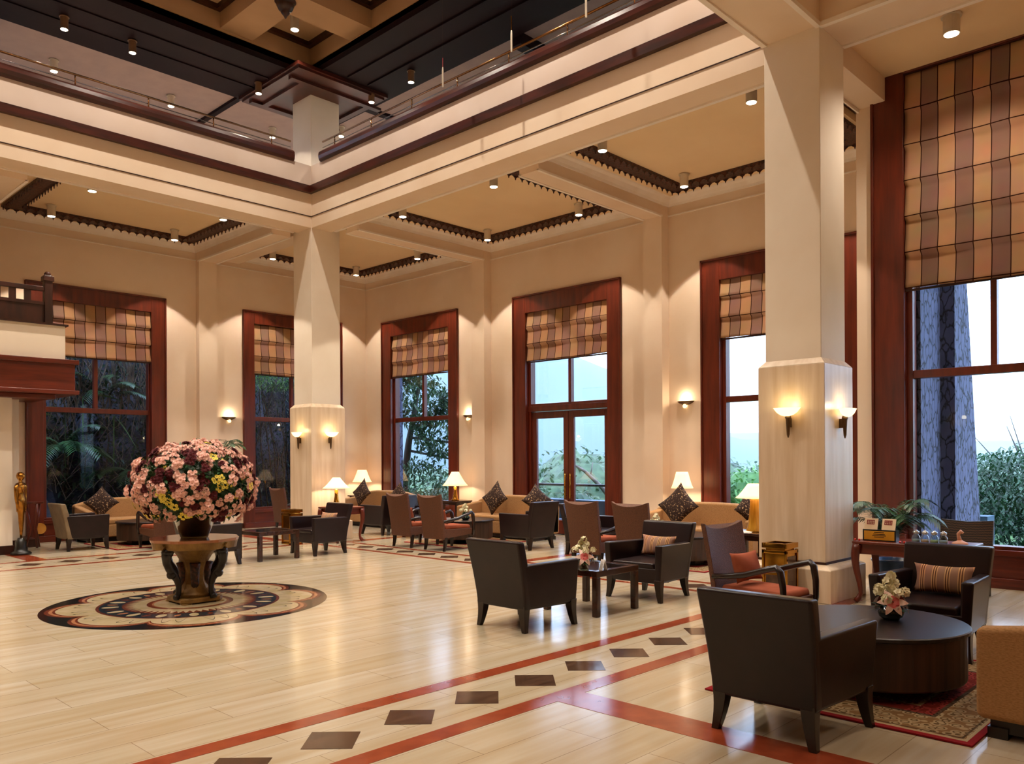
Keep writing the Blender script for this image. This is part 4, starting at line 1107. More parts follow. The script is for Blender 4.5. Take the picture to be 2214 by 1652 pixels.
# ornate centre table -------------------------------------------------------------
def centre_table():
    t = thing('centre_table', 'ornate gilded round table with dark curved legs under the huge bouquet', 'table', (4.09, 8.78, 0), 0)
    def scal(r, n=64): return [( (r*(1+.03*math.cos(8*2*PI*i/n)))*math.cos(2*PI*i/n), (r*(1+.03*math.cos(8*2*PI*i/n)))*math.sin(2*PI*i/n)) for i in range(n)]
    b = BM(); hexa(b, [(x, y, .675) for x, y in scal(.455)], [(x, y, .705) for x, y in scal(.465)]); obj('tabletop', b, 'inlay_rose', t)
    b = BM(); hexa(b, [(x, y, .60) for x, y in scal(.435)], [(x, y, .675) for x, y in scal(.45)]); obj('apron', b, 'gilt', t)
    for k in range(4):
        a = k*PI/2 + math.radians(201)
        b = BM(); c, s = math.cos(a), math.sin(a)
        prof = [(.385, .60), (.40, .54), (.395, .47), (.36, .40), (.30, .335), (.255, .27), (.232, .20), (.235, .13), (.265, .06)]
        tube(b, [(r*c, r*s, z) for r, z in prof], [.055, .052, .045, .042, .046, .036, .031, .030, .036], 10)
        ball(b, (.335*c, .335*s, .335), .05, 10, 6); ball(b, (.27*c, .27*s, .085), .035, 8, 6); ball(b, (.385*c, .385*s, .575), .065, 10, 6)
        obj('leg', b, 'ebony', t, smooth=True)
        b = BM(); tube(b, [(.41*c, .41*s, .635), (.46*c, .46*s, .635)], .03, 4); obj('rosette', b, 'gilt', t)
    b = BM(); n = 8
    rings = []
    for r, z in ((.20, .07), (.21, .10), (.16, .16), (.12, .24), (.115, .34), (.14, .44), (.20, .54), (.27, .60)):
        rings.append([(r*math.cos(2*PI*i/n + PI/8), r*math.sin(2*PI*i/n + PI/8), z) for i in range(n)])
    loft(b, rings); obj('pedestal', b, 'gilt', t, bevel=.006)
    b = BM()
    for k in range(4):
        a = k*PI/2 + math.radians(246); c, s = math.cos(a), math.sin(a)
        tube(b, [(.118*c, .118*s, .14), (.118*c, .118*s, .22), (.118*c, .118*s, .34), (.135*c, .135*s, .44)], [.03, .045, .05, .06], 8)
    obj('openwork_panel', b, 'carved', t, smooth=True)
    b = BM(); s = .235
    P8 = [(-s, -s+.06), (-s+.06, -s), (s-.06, -s), (s, -s+.06), (s, s-.06), (s-.06, s), (-s+.06, s), (-s, s-.06)]
    prism(b, P8, .02, .07)
    for sx in (-1, 1):
        for sy in (-1, 1): box(b, sx*.18-.05, sx*.18+.05, sy*.18-.05, sy*.18+.05, 0, .02)
    obj('plinth', b, 'gilt', t, bevel=.01)
centre_table()

# posies -----------------------------------------------------------------------------
def posy(label, loc, vase='bowl', lilies=2, s=1., seed=3, ang=0, whites=9):
    rr = random.Random(seed); t = thing('flower_posy', label, 'flower arrangement', loc)
    b = BM()
    if vase == 'bowl': lathe(b, [(.05*s, 0), (.075*s, .02*s), (.085*s, .05*s), (.07*s, .085*s), (.06*s, .085*s), (.05*s, .03*s), (.01, .028*s)], 24, cap=False); obj('bowl', b, 'bowl_dark', t, smooth=True); h0 = .08*s
    else: lathe(b, [(.045*s, 0), (.05*s, .005), (.05*s, .03*s), (.035*s, .05*s), (.05*s, .09*s), (.085*s, .12*s), (.08*s, .12*s), (.04*s, .085*s), (.01, .05*s)], 24, cap=False); obj('glass_vase', b, 'vase_glass', t, smooth=True); h0 = .10*s
    b = BM()
    for k in range(60):
        a = rr.random()*2*PI; e = rr.uniform(.1, 1.3); d = Vector((math.cos(a)*math.cos(e), math.sin(a)*math.cos(e), math.sin(e)))
        leaf_quad(b, Vector((0, 0, h0-.02)) + d*.02, d, rr.uniform(.07, .14)*s, .035*s, 0, .25, 3)
    for k in range(7): a = rr.random()*6.3; tube(b, [(0, 0, h0-.03), (.04*math.cos(a)*s, .04*math.sin(a)*s, h0+.08*s)], .003, 5)
    obj('leaves', b, 'leaf_plant', t)
    # white blossom heads
    heads = [(0, 0, .27), (-.02, .01, .235), (.02, -.01, .22), (.05, .03, .17), (-.06, .04, .17), (-.04, -.05, .165), (.055, -.05, .16), (.0, .06, .18), (0, 0, .19), (.09, .02, .13), (-.09, -.01, .13)][:whites]
    for (x, y, z) in heads:
        b = BM()
        for k in range(9):
            n = Vector((rr.uniform(-1, 1), rr.uniform(-1, 1), rr.uniform(-.3, 1))).normalized()
            star_flower(b, Vector((0, 0, 0)) + n*.022*s, n, .027*s, 5, 0, 0, .2, .9)
        o = obj('white_blossom', b, 'petal_white', t); o.location = (x*s*1.3, y*s*1.3, h0 + (z-.06)*s)
    for k in range(lilies):
        b = BM(); a = ang + k*1.9; c = Vector((0, 0, 0)); n = Vector((math.cos(a), math.sin(a), .5)).normalized()
        u = n.cross(Vector((0, 0, 1))).normalized(); v = n.cross(u)
        for q in range(6):
            aa = 2*PI*q/6; d = u*math.cos(aa) + v*math.sin(aa); sd = n.cross(d); rows = []; K = 1.3
            for j in range(6):
                tt = j/5; w_ = K*.018*s*math.sin(PI*(.12+.85*tt)); pp = d*.075*K*s*tt + n*(.035*s*tt - .035*s*tt*tt*1.4)
                rows.append((b.verts.new(pp - sd*w_), b.verts.new(pp + sd*w_)))
            for j in range(5):
                b.faces.new((rows[j][0], rows[j][1], rows[j+1][1], rows[j+1][0])).material_index = 1 if j < 2 else 0
        o = obj('lily', b, ['petal_pale', 'lily_heart'], t, smooth=False); o.location = (math.cos(a)*.07*s, math.sin(a)*.07*s, h0+.045*s)
        o['label'] = 'pink and white open lily'
    return t
mk('petal_pale', '#f2dccf', '#e8b8a8', rough=.7, scale=(30,)*3, trans=.1); mk('lily_heart', '#c8474a', '#d8706a', rough=.7, scale=(30,)*3)
posy('pink lilies and white blossom in a dark bowl on the big drum table', (5.90, 2.05, .43), 'bowl', 3, 1.02, 3, PI+.5, 11)
posy('white blossom with one open lily in a glass vase on the square table', (6.33, 5.11, .446), 'glass', 2, .98, 8, PI+.75, 9)
posy('white and green posy on the drum table behind the wicker pair', (10.3, 11.1, .43), 'bowl', 0, .95, 12, 0, 8)
posy('small white posy behind the cushioned armchair, on the hidden drum table', (10.25, 6.9, .43), 'bowl', 0, .95, 14, 0, 8)
def card(label, loc, rz, w=.075, h=.105):
    t = thing('menu_card', label, 'menu card', loc, rz, 'white tent menu cards')
    b = BM(); hexa(b, [(-.03, -w/2, 0), (-.028, -w/2, 0), (-.028, w/2, 0), (-.03, w/2, 0)], [(-.001, -w/2, h), (.001, -w/2, h), (.001, w/2, h), (-.001, w/2, h)])
    hexa(b, [(.028, -w/2, 0), (.03, -w/2, 0), (.03, w/2, 0), (.028, w/2, 0)], [(-.001, -w/2, h), (.001, -w/2, h), (.001, w/2, h), (-.001, w/2, h)]); obj('card', b, 'paper', t)
    b = BM()
    for k in range(6):
        zz = .02 + k*.012; xx = -.029*(1-zz/h) - .002; ww = w*(.34 if k % 2 else .28)
        box(b, xx-.0006, xx+.0004, -ww, ww, zz, zz+.003)
    obj('printed_lines', b, 'card_print', t)
card('white menu card standing at the front corner of the lily square table', (6.47, 4.98, .446), -.4)
card('white menu card behind the lily vase on the square table', (6.50, 5.36, .446), .3)

# things on the console ---------------------------------------------------------------
CT = .661
t = thing('spa_display_box', 'yellow and black box holding two cream printed cards on the console', 'display box', (8.98, 3.22, CT), PI/2 + PI)
b = BM(); box(b, -.17, .17, -.05, .05, .0, .012); box(b, -.17, .17, -.05, .05, .105, .12); box(b, -.17, -.155, -.05, .05, .012, .105); box(b, .155, .17, -.05, .05, .012, .105); obj('lacquer_case', b, 'black_lacquer', t)
b = BM(); box(b, -.155, .155, -.053, .045, .012, .105); obj('yellow_panel', b, 'yellow_box', t)
b = BM()
for k, (zz, ww) in enumerate(((.088, .05), (.07, .06), (.055, .07), (.04, .05))): box(b, -ww, ww, -.0545, -.053, zz, zz+.006)
obj('lettering', b, 'black_lacquer', t)
for s_ in (-1, 1):
    b = BM(); hexa(b, [(s_*.09-.068, -.045, .12), (s_*.09+.068, -.045, .12), (s_*.09+.068, -.035, .12), (s_*.09-.068, -.035, .12)], [(s_*.09-.068, -.01, .235), (s_*.09+.068, -.01, .235), (s_*.09+.068, 0, .235), (s_*.09-.068, 0, .235)])
    cc = obj('printed_card', b, 'cream_card', t)
    b = BM(); hexa(b, [(s_*.09-.045, -.030, .172), (s_*.09+.035, -.030, .172), (s_*.09+.035, -.028, .172), (s_*.09-.045, -.028, .172)], [(s_*.09-.045, -.0165, .22), (s_*.09+.035, -.0165, .22), (s_*.09+.035, -.014, .22), (s_*.09-.045, -.014, .22)]); obj('red_panel', b, 'red_print', cc)
    b = BM()
    for q in range(4):
        for rw in range(2):
            x_ = s_*.09 - .035 + q*.018; z_ = .182 + rw*.018; y_ = -.045 + (z_-.12)/.115*.035 - .003
            box(b, x_, x_+.011, y_-.001, y_+.001, z_, z_+.009)
    obj('letters', b, 'cream_card', cc)
for k, (yy, m_) in enumerate(((2.86, 'salt_grey'), (2.775, 'salt_pink'), (2.685, 'salt_green'), (2.60, 'salt_grey'))):
    t = thing('glass_jar', ['leftmost glass jar with silver lid on the console', 'glass jar of pinkish salts, second from the left', 'glass jar of green salts, third from the left', 'rightmost glass jar, next to the pink stone vessel'][k], 'jar', (8.95, yy, CT), 0, 'spa jars on the console')
    b = BM(); lathe(b, [(.03, 0), (.040, .01), (.042, .05), (.034, .08), (.02, .095), (.018, .11)], 16); obj('glass', b, 'bottle_glass', t, smooth=True)
    b = BM(); lathe(b, [(.028, .004), (.037, .012), (.038, .045)], 16); obj('salts', b, m_, t, smooth=True)
    b = BM(); lathe(b, [(.023, .095), (.032, .105), (.03, .125), (.012, .132), (.012, .14)], 16); obj('lid', b, 'silver_lid', t, smooth=True)
b = BM(); lathe(b, [(.06, 0), (.075, .012), (.07, .035), (.035, .05), (.02, .06)], 20); tube(b, [(0, 0, .05), (.0, .01, .09), (.0, .015, .12), (.0, -.01, .145), (0, -.03, .13)], [.022, .017, .016, .02, .012], 10)
o = obj('stone_vessel', b, 'pinkstone', smooth=True); o.location = (8.95, 2.45, CT); tag(o, 'pink stone vessel with a swan-like neck at the right of the jars', 'ornament')
for k, (x_, y_) in enumerate(((8.85, 3.44), (8.86, 3.40), (8.87, 2.99), (8.88, 2.95))):
    b = BM(); ball(b, (0, 0, .011), .012, 10, 6); o = obj('red_bead', b, 'red_bead', smooth=True); o.location = (x_, y_, CT); tag(o, ['red bead at the pillar end of the console, outer one', 'red bead nearest the left of the yellow box', 'red bead just right of the yellow box', 'red bead further right of the yellow box'][k], 'bead', 'small red beads on the console')
t = thing('slatted_chair', 'dark slatted chair standing behind the console', 'chair', (9.95, 2.75, 0), PI)
b = BM(); rings = []
for j in range(5):
    v = j/4; ring = []
    for s in (0, 1):
        for i in (range(9) if s == 0 else range(8, -1, -1)):
            u = 2*i/8-1; ring.append((-.30 - .1*v + (.04 if s else 0), u*.27, .30 + (.51 + .02*abs(u))*v))
    rings.append(ring)
loft(b, rings); obj('backrest', b, 'slat_wicker', t)
b = BM(); box(b, -.30, .30, -.27, .27, .32, .42); obj('seat', b, 'slat_wicker', t, bevel=.01)
for sx in (-1, 1):
    for sy in (-1, 1): b = BM(); box(b, sx*.27-.02, sx*.27+.02, sy*.24-.02, sy*.24+.02, 0, .33); obj('leg', b, 'black_wood', t)

# bronze figure ---------------------------------------------------------------------
def figure(x, y):
    t = thing('bronze_figure', 'slender golden standing figure on a black plinth at the far left', 'sculpture', (x, y, 0), -.7)
    b = BM(); lathe(b, [(.15, 0), (.16, .03), (.14, .05), (.10, .07), (.10, .11), (.085, .14), (.085, .22), (.06, .25), (.045, .28)], 20); obj('plinth', b, 'black_plinth', t, smooth=True)
    b = BM()
    rings = []
    def ell(cx, cz, rx, ry, n=14, cy=0): return [(cy + ry*math.sin(2*PI*i/n), cx + rx*math.cos(2*PI*i/n), cz) for i in range(n)]
    body = [(.01, .28, .012, .012), (.012, .40, .022, .022), (.014, .55, .036, .032), (.014, .66, .042, .036), (.012, .74, .058, .045), (.008, .84, .076, .055), (.005, .90, .088, .060), (.004, .94, .082, .055), (.0, 1.0, .060, .045), (0, 1.06, .072, .052), (0, 1.12, .088, .058), (0, 1.165, .100, .050), (0, 1.19, .070, .036), (0, 1.205, .026, .024), (0, 1.235, .022, .022), (0, 1.25, .034, .036), (0, 1.285, .046, .050), (0, 1.32, .048, .052), (0, 1.35, .036, .038), (0, 1.366, .012, .014)]
    for cx, z, rx, ry in body: rings.append(ell(cx, z, rx*1.35, ry*1.25))
    loft(b, rings)
    for s in (-1, 1):
        tube(b, [(0, s*.11, 1.165), (0, s*.155, 1.12), (0, s*.165, 1.03), (0, s*.155, .94), (.01, s*.15, .85), (.012, s*.145, .76)], [.034, .034, .024, .024, .018, .014], 8)
        ball(b, (.012, s*.145, .74), .018, 8, 6, sz=(.6, .8, 1.5)); ball(b, (.05, s*.04, 1.12), .034, 8, 6)
        ball(b, (.045, s*.018, 1.315), .008, 6, 4); ball(b, (0, s*.048, 1.30), .012, 6, 4, sz=(.6, .4, 1))
    ball(b, (.054, 0, 1.295), .009, 6, 4, sz=(1, .7, 1.4)); ball(b, (.046, 0, 1.272), .010, 6, 4, sz=(.6, 1.4, .5))
    obj('body', b, 'bronze', t, smooth=True)
    b = BM(); ball(b, (-.006, 0, 1.335), .052, 12, 8, sz=(1, 1, .75)); obj('hair', b, 'bronze', t, smooth=True)
figure(4.17, 15.31)
t = thing('pedestal_stand', 'dark red stand with curved legs half hidden behind the golden figure', 'stand', (4.62, 16.2, 0))
b = BM(); lathe(b, [(.15, .80), (.16, .83)], 20); obj('top', b, 'wood', t)
for k in range(3): b = BM(); a = k*2.1+.6; tube(b, [(.13*math.cos(a), .13*math.sin(a), .8), (.10*math.cos(a), .10*math.sin(a), .6), (.05*math.cos(a), .05*math.sin(a), .35), (.13*math.cos(a), .13*math.sin(a), .02)], [.025, .03, .02, .018], 8); obj('leg', b, 'wood', t, smooth=True)

# ------------------------------------------------------------------ lights
def can(label, x, y, z, e, cone=84, mat='can_metal', r=.07, h=.2, group='ceiling can lights', blend=.13, col=(1, .85, .70), body=True):
    t = thing('can_light', label, 'ceiling light', (x, y, z), 0, group) if body else None
    if body:
     b = BM(); lathe(b, [(r, 0), (r, h-.012), (r*1.25, h-.012), (r*1.25, h)], 20); obj('housing', b, mat, t, smooth=False)
     b = BM(); lathe(b, [(r*.86, -.004), (r*.86, .002)], 20); obj('lens', b, 'lamp_disc', t)
    if e:
        l = bpy.data.lights.new('spot', 'SPOT'); l.energy = e; l.spot_size = math.radians(cone); l.spot_blend = blend; l.shadow_soft_size = .035; l.color = col
        o = bpy.data.objects.new('spot', l); COL.objects.link(o); o.location = (x, y, z-.012)
    return t
E1 = 235
for (x, y, lab) in ((11.69, 16.42, 'can light on the far corner coffer, nearest the room corner'), (11.69, 14.12, 'can light on the far corner coffer, right of the corner pillar'), (9.44, 16.38, 'can light on the far corner coffer, left of the pillar shaft'),
                    (9.48, 14.1, 'can light of the far corner coffer hidden behind the pillar'),
                    (9.48, 11.86, 'can light at the left of the middle right coffer'), (11.69, 11.9, 'can light at the far edge of the middle right coffer'), (9.48, 9.5, 'can light nearest the ring beam on the middle right coffer'), (11.67, 9.5, 'can light at the right of the middle right coffer'),
                    (9.48, 7.27, 'can light nearest the ring beam on the nearer right coffer'), (11.67, 7.28, 'can light on the nearer right coffer beside the carved corner'), (9.50, 4.95, 'can light beside the shaft of the near pillar, upper right'),
                    (11.67, 4.95, 'can light of the nearer right coffer hidden by the near pillar'),
                    (4.97, 16.34, 'leftmost can light on the left coffer'), (4.98, 14.35, 'can light tucked under the left ring beam, left one'), (7.24, 16.36, 'can light at the far right of the left coffer'), (7.26, 14.35, 'can light tucked under the left ring beam, right one')):
    can(lab, x, y, CZ-.21, E1)
can('large can light on the bay ceiling at the top right', 9.87, 2.76, 6.19, E1*.8, 140, r=.085, blend=.7)
for (x, y) in ((9.87, .4), (9.87, -2.0)): can('can light of the bay ceiling outside the picture', x, y, 6.19, E1, body=False)
for (x, y) in ((2.7, 16.34), (.4, 16.34), (2.7, 14.35), (.4, 14.35)): can('can light further along the left aisle', x, y, CZ-.21, E1*.8, body=False)
Zu = Z8 - .21
for (x, y, lab) in ((4.52, 14.2, 'small can light on the dark soffit, far left'), (5.58, 14.2, 'small can light on the dark soffit, second from the left'), (7.85, 14.1, 'small can light beside the timber capital panel'), (9.56, 11.7, 'small can light on the dark soffit right of the capital'), (9.56, 12.9, 'small can light close under the right corner of the capital panel')):
    can(lab, x, y, Zu, 60, 90, 'can_dark', .06, .2, 'small cans on the dark timber soffit')
for (x, y, lab) in ((4.92, 16.0, 'can light on the pale gallery ceiling, leftmost'), (7.0, 15.95, 'can light on the pale gallery ceiling above the rail middle'), (9.2, 15.95, 'can light on the pale gallery ceiling left of the pillar top'), (10.2, 14.85, 'can light on the gallery ceiling right of the pillar top')):
    can(lab, x, y, 8.49, 90, 110, 'can_metal', .065, .2, 'cans on the pale gallery ceiling')
# atrium coffer cans: the one in view and its repeats over the lobby floor
n_ = 0
for i in range(5):
    for j in range(4):
        x, y = 7.66 - 2.4*i, 12.52 - 2.4*j
        can('can light in the corner coffer of the atrium ceiling' if n_ == 0 else 'can light of the atrium ceiling outside the picture', x, y, 8.98, 335, 116, 'can_metal', .075, .265, 'ceiling can lights', .9, (1, .88, .74), n_ == 0); n_ += 1
for (x, y) in ((6.5, 1.2), (3.5, 1.2), (.5, 1.2), (6.5, -2), (3.5, -2), (-2.5, 1.2)):
    can('bare fill spot added over the near seating, outside the picture', x, y, 6.54, 110, 100, body=False, blend=.8)  # added spots without housings, lifting the room's base brightness

# wall sconces -------------------------------------------------------------------
def wall_sconce(label, loc, rz, e=4):
    """half bowl uplighter, wall behind at local x=0, room side +x"""
    t = thing('wall_sconce', label, 'wall light', loc, rz, 'half bowl wall sconces')
    b = BM(); n = 14; rings = []
    for (r, z) in ((.03, -.055), (.08, -.045), (.14, -.015), (.17, .012), (.165, .016), (.13, -.005), (.07, -.03)):
        rings.append([(r*.62*math.sin(PI*i/(n-1)), r*math.cos(PI*i/(n-1)), z) for i in range(n)])
    loft(b, rings, cap=False, closed=False); obj('bowl', b, 'sconce_metal', t, smooth=True)
    b = BM(); ball(b, (.05, 0, -.075), .035, 12, 8, sz=(1, 1, 1.1)); obj('glass_drop', b, 'sconce_glass', t, smooth=True)
    m = Matrix.Rotation(rz, 3, 'Z') @ Vector((.07, 0, .05)); light_point('sconce_light', Vector(loc) + m, e, .03)
def torch_sconce(label, loc, rz, e=1.3):
    t = thing('torch_sconce', label, 'wall light', loc, rz, 'torch wall sconces')
    b = BM(); n = 20; rings = []
    for (r, z) in ((.02, .0), (.06, .01), (.10, .04), (.13, .085), (.135, .09), (.125, .086), (.09, .045), (.05, .02)): rings.append([(.09 + r*.6*math.cos(2*PI*i/n), 1.15*r*math.sin(2*PI*i/n), z) for i in range(n)])
    loft(b, rings, cap=False); obj('glass_dish', b, 'sconce_glass', t, smooth=True)
    b = BM(); lathe(b, [(.028, .01), (.035, -.015), (.026, -.03), (.024, -.05), (.016, -.20), (.006, -.235)], 12, (.06, 0)); box(b, -.005, .05, -.012, .012, -.12, -.02); obj('torch_stem', b, 'sconce_metal', t, smooth=False)
    m = Matrix.Rotation(rz, 3, 'Z') @ Vector((.13, 0, .13)); light_point('torch_light', Vector(loc) + m, e, .03, (1, .78, .42))
wall_sconce('half bowl wall sconce between the two left hand windows', (8.87, yW, 2.50), -PI/2)
wall_sconce('half bowl wall sconce right of the far corner window', (xW, 13.47, 2.52), PI)
wall_sconce('half bowl wall sconce left of the window by the near pillar', (xW, 7.86, 2.54), PI)
torch_sconce('torch sconce on the left face of the corner pillar', (8.63, 13.96, 1.99), PI)
torch_sconce('torch sconce on the right face of the corner pillar', (9.02, 13.59, 1.99), -PI/2)
torch_sconce('torch sconce on the left face of the near pillar', (8.63, 4.05, 2.00), PI)
torch_sconce('torch sconce on the right face of the near pillar', (9.02, 3.67, 1.99), -PI/2)
# glass rods hanging in the atrium
for k, (y, z0, z1, lab) in enumerate(((9.40, 7.21, 7.65, 'thin crystal rod hanging in the atrium, leftmost with a red tip'), (7.95, 7.24, 7.74, 'thin crystal rod hanging in the atrium, middle one'), (6.62, 7.22, 7.75, 'thin crystal rod hanging at the top edge of the picture'))):
    t = thing('hanging_rod', lab, 'pendant', (8.3, y, 0), 0, 'hanging crystal rods')
    b = BM(); lathe(b, [(.012, z0), (.014, z0+.02), (.014, z0+.25), (.009, z0+.3)], 6); obj('rod', b, 'can_metal', t)
    b = BM(); lathe(b, [(.007, z0+.3), (.007, z1)], 6); obj('stem', b, 'red_print' if k == 0 else 'brass', t)
    b = BM(); lathe(b, [(.0006, z1), (.0006, 8.6)], 4); obj('wire', b, 'chrome', t)
# ------------------------------------------------------------------ outside
def foliage_mesh(b, n, sampler, size, rr, mi=0, asp=.4, droop=.25):
    for k in range(n):
        p = sampler(); d = Vector((rr.uniform(-1, 1), rr.uniform(-1, 1), rr.uniform(-.7, .6)))
        leaf_quad(b, p, d, size*rr.uniform(.6, 1.4), size*asp, mi, droop, 2)
def blob_sampler(blobs, rr):
    tot = [r**2 for _, r in blobs]
    def f():
        c, r = rr.choices(blobs, tot)[0]
        z = rr.uniform(-1, 1); a = rr.random()*2*PI; s = math.sqrt(1-z*z); q = r*rr.uniform(.6, 1.0)
        return Vector((c[0]+s*math.cos(a)*q, c[1]+s*math.sin(a)*q, c[2]+z*q*.8))
    return f
def tree(name, label, loc, blobs, n, size, mat='leaf', trunk=None, seed=1, group=None, core=.72, asp=.4, cat='tree'):
    rr = random.Random(seed); t = thing(name, label, cat, loc, 0, group)
    b = BM(); foliage_mesh(b, n, blob_sampler(blobs, rr), size, rr, asp=asp)
    if core:
        for c, r in blobs: ball(b, c, r*core, 10, 7)
    obj('crown', b, mat, t)
    if trunk:
        b = BM()
        for pts, rad in trunk: tube(b, pts, rad, 8)
        obj('trunk', b, 'bark', t, smooth=True)
    return t
def slab_tree(name, label, x0, x1, y0, y1, z0, z1, n, size, mat, seed, group=None, asp=.4, cat='shrub'):
    r3 = random.Random(seed); t = thing(name, label, cat, ((x0+x1)/2, (y0+y1)/2, -.3), 0, group); b = BM()
    def smp(): return Vector((r3.uniform(x0, x1)-(x0+x1)/2, r3.uniform(y0, y1)-(y0+y1)/2 + .3*math.sin(r3.uniform(0, 6)), r3.uniform(z0, z1)+.3))
    foliage_mesh(b, n, smp, size, r3, asp=asp); obj('foliage', b, mat, t)
    b = BM()
    for k in range(14): x = r3.uniform(x0, x1)-(x0+x1)/2; tube(b, [(x, 0, 0), (x+r3.uniform(-.3, .3), .1, (z1+.3)*.5), (x+r3.uniform(-.6, .6), .1, z1)], [.025, .018, .008], 5)
    obj('stems', b, 'bark', t, smooth=True)
    return t
b = BM(); box(b, 12.93, 400, -300, 400, -1.0, -.3); struct('ground_outside', b, 'grass')
b = BM(); box(b, -60, 12.93, 17.9, 400, -1.0, -.3); struct('ground_garden', b, 'grass')
# right side: stone buttress by the near bay
t = thing('stone_buttress', 'massive battered stone pier outside the tall near window', 'pier', (12.0, 3.7, 0))
def sl(x0, x1, y0, y1, bt, z1=8.5):
    b = BM(); hexa(b, [(x0, y0-bt, -1), (x1, y0-bt, -1), (x1, y1, -1), (x0, y1, -1)], [(x0, y0, z1), (x1, y0, z1), (x1, y1, z1), (x0, y1, z1)]); return b
def pier_mesh(x0, x1, y0, y1, batter):
    b = BM(); hexa(b, [(x0, y0, -.3), (x1+batter, y0, -.3), (x1+batter, y1, -.3), (x0, y1, -.3)], [(x0, y0, 6.6), (x1, y0, 6.6), (x1, y1, 6.6), (x0, y1, 6.6)]); return b
obj('inner_block', pier_mesh(-.84, -.06, -.20, .26, 0), 'stone_wall', t)
obj('outer_block', pier_mesh(-.06, .02, -.38, .26, 1.25), 'stone_wall', t)
# slim stone reveals at each window are in wall_outer_right
tree('garden_tree', 'big leafy green tree right of the stone pier outside the near window', (24.0, 4.8, 0), [((0, 0, -.6), 2.2), ((1.6, -1.2, .2), 2.1), ((.5, 1.3, -1.0), 2.0), ((-.6, -1.9, -.6), 2.0), ((3.4, -1.8, .7), 1.7), ((-.3, .9, .1), 1.3)], 24000, .17, 'leaf', None, 2, 'hillside trees outside', .86)
slab_tree('garden_shrub', 'leafy bushes pressing close under the tall near window', 16.4, 18.4, 1.6, 4.75, -.3, 1.62, 11000, .12, 'leaf', 51)
tree('garden_tree', 'distant fine-branched tree top beyond the near window', (34, 6.9, -.6), [((0, 0, .8), 2.4), ((2, -2, .6), 2.2)], 5000, .25, 'leaf_olive', [([(0, 0, -3), (0, 0, 1), (-1.5, .5, 3.2)], [.12, .06, .01]), ([(0, 0, 0), (1, -1, 3.4)], [.05, .01]), ([(0, 0, .5), (-2.6, 1.2, 2.8)], [.05, .01]), ([(0, 0, 1), (-.6, .6, 3.6)], [.04, .01]), ([(0, 0, .8), (-3.2, 2, 2.4)], [.04, .01])], 3, 'hillside trees outside', 0)
tree('garden_shrub', 'bright green bushes outside the window left of the near pillar', (26, 13.6, .45), [((0, 0, -.5), 1.7), ((-1.0, 1.5, -.7), 1.6), ((1.0, -1.6, -.6), 1.7), ((.4, 3, -1.0), 1.5)], 8000, .22, 'leaf_light', None, 5, None)
b = BM(); box(b, 14.2, 14.6, 3.5, 13.2, -.3, .62); o = obj('terrace_wall', b, 'terrace'); tag(o, 'low blue grey terrace wall outside the right hand windows', 'wall')
b = BM(); box(b, 14.22, 14.58, 13.3, 13.5, -.3, .75); tube(b, [(14.4, 8, .95), (14.4, 13.2, .95)], .03, 8); o = obj('terrace_rail', b, 'ebony'); tag(o, 'dark rail outside the glazed door', 'railing')
# tree filling the far corner window
tree('garden_tree', 'dark green tree with drooping branches outside the far corner window', (15.5, 18.8, 0), [((0, 0, 3.3), 1.1), ((.6, -.5, 2.3), 1.0), ((-.3, .3, 4.4), .9), ((.8, -.9, 3.1), .7), ((1.2, -1.0, .2), 1.0), ((2.2, -2.0, .2), 1.1), ((.2, 0, .9), .9)], 11000, .17, 'leaf_olive', [([(0, .8, -.3), (.1, .5, 2), (.3, 0, 4.6)], [.14, .1, .03]), ([(.1, .4, 1.8), (1.6, -1.6, 1.3)], [.04, .01]), ([(.1, .4, 2.2), (2.4, -2.6, 1.7)], [.04, .01])], 8, 'hillside trees outside', 0)
tree('garden_shrub', 'green shrubs low outside the far corner window', (17.4, 19.8, 0), [((0, 0, -.2), 1.1), ((1.6, -1.6, -.1), 1.2), ((-1.4, 1.2, .2), 1.2), ((3, -3, -.3), 1.1)], 5000, .16, 'leaf', None, 9, None)
# outside the door: slanting pale trunk, spiky plant, misty scrub
t = thing('leaning_trunk', 'pale leaning bare trunk seen through the right door leaf', 'tree', (17.4, 13.85, -.3))
b = BM(); tube(b, [(1.0, -1.0, -.5), (.6, -.6, .4), (.25, -.25, 1.05), (-.05, .1, 1.5), (-.45, .5, 1.85)], [.10, .08, .06, .045, .015], 10); tube(b, [(.05, 0, 1.35), (.1, -.05, 1.75)], [.025, .01], 8); obj('trunk', b, 'dry_vine', t, smooth=True)
palm('spiky_plant', 'spiky dark plant outside, low behind the right door leaf', (15.9, 13.4, -.3), 18, .9, 21, .8, None, .12, None, .05)
tree('garden_shrub', 'grey green scrub slope behind the glazed door', (31, 25, 1.9), [((0, 0, -3.2), 4.0), ((-3, 4, -3.0), 3.8), ((4, -4.5, -3.2), 4.0), ((2, 2, -2.6), 3.8), ((8, -8, -3), 4.4)], 9000, .42, 'leaf_olive', None, 10, None)
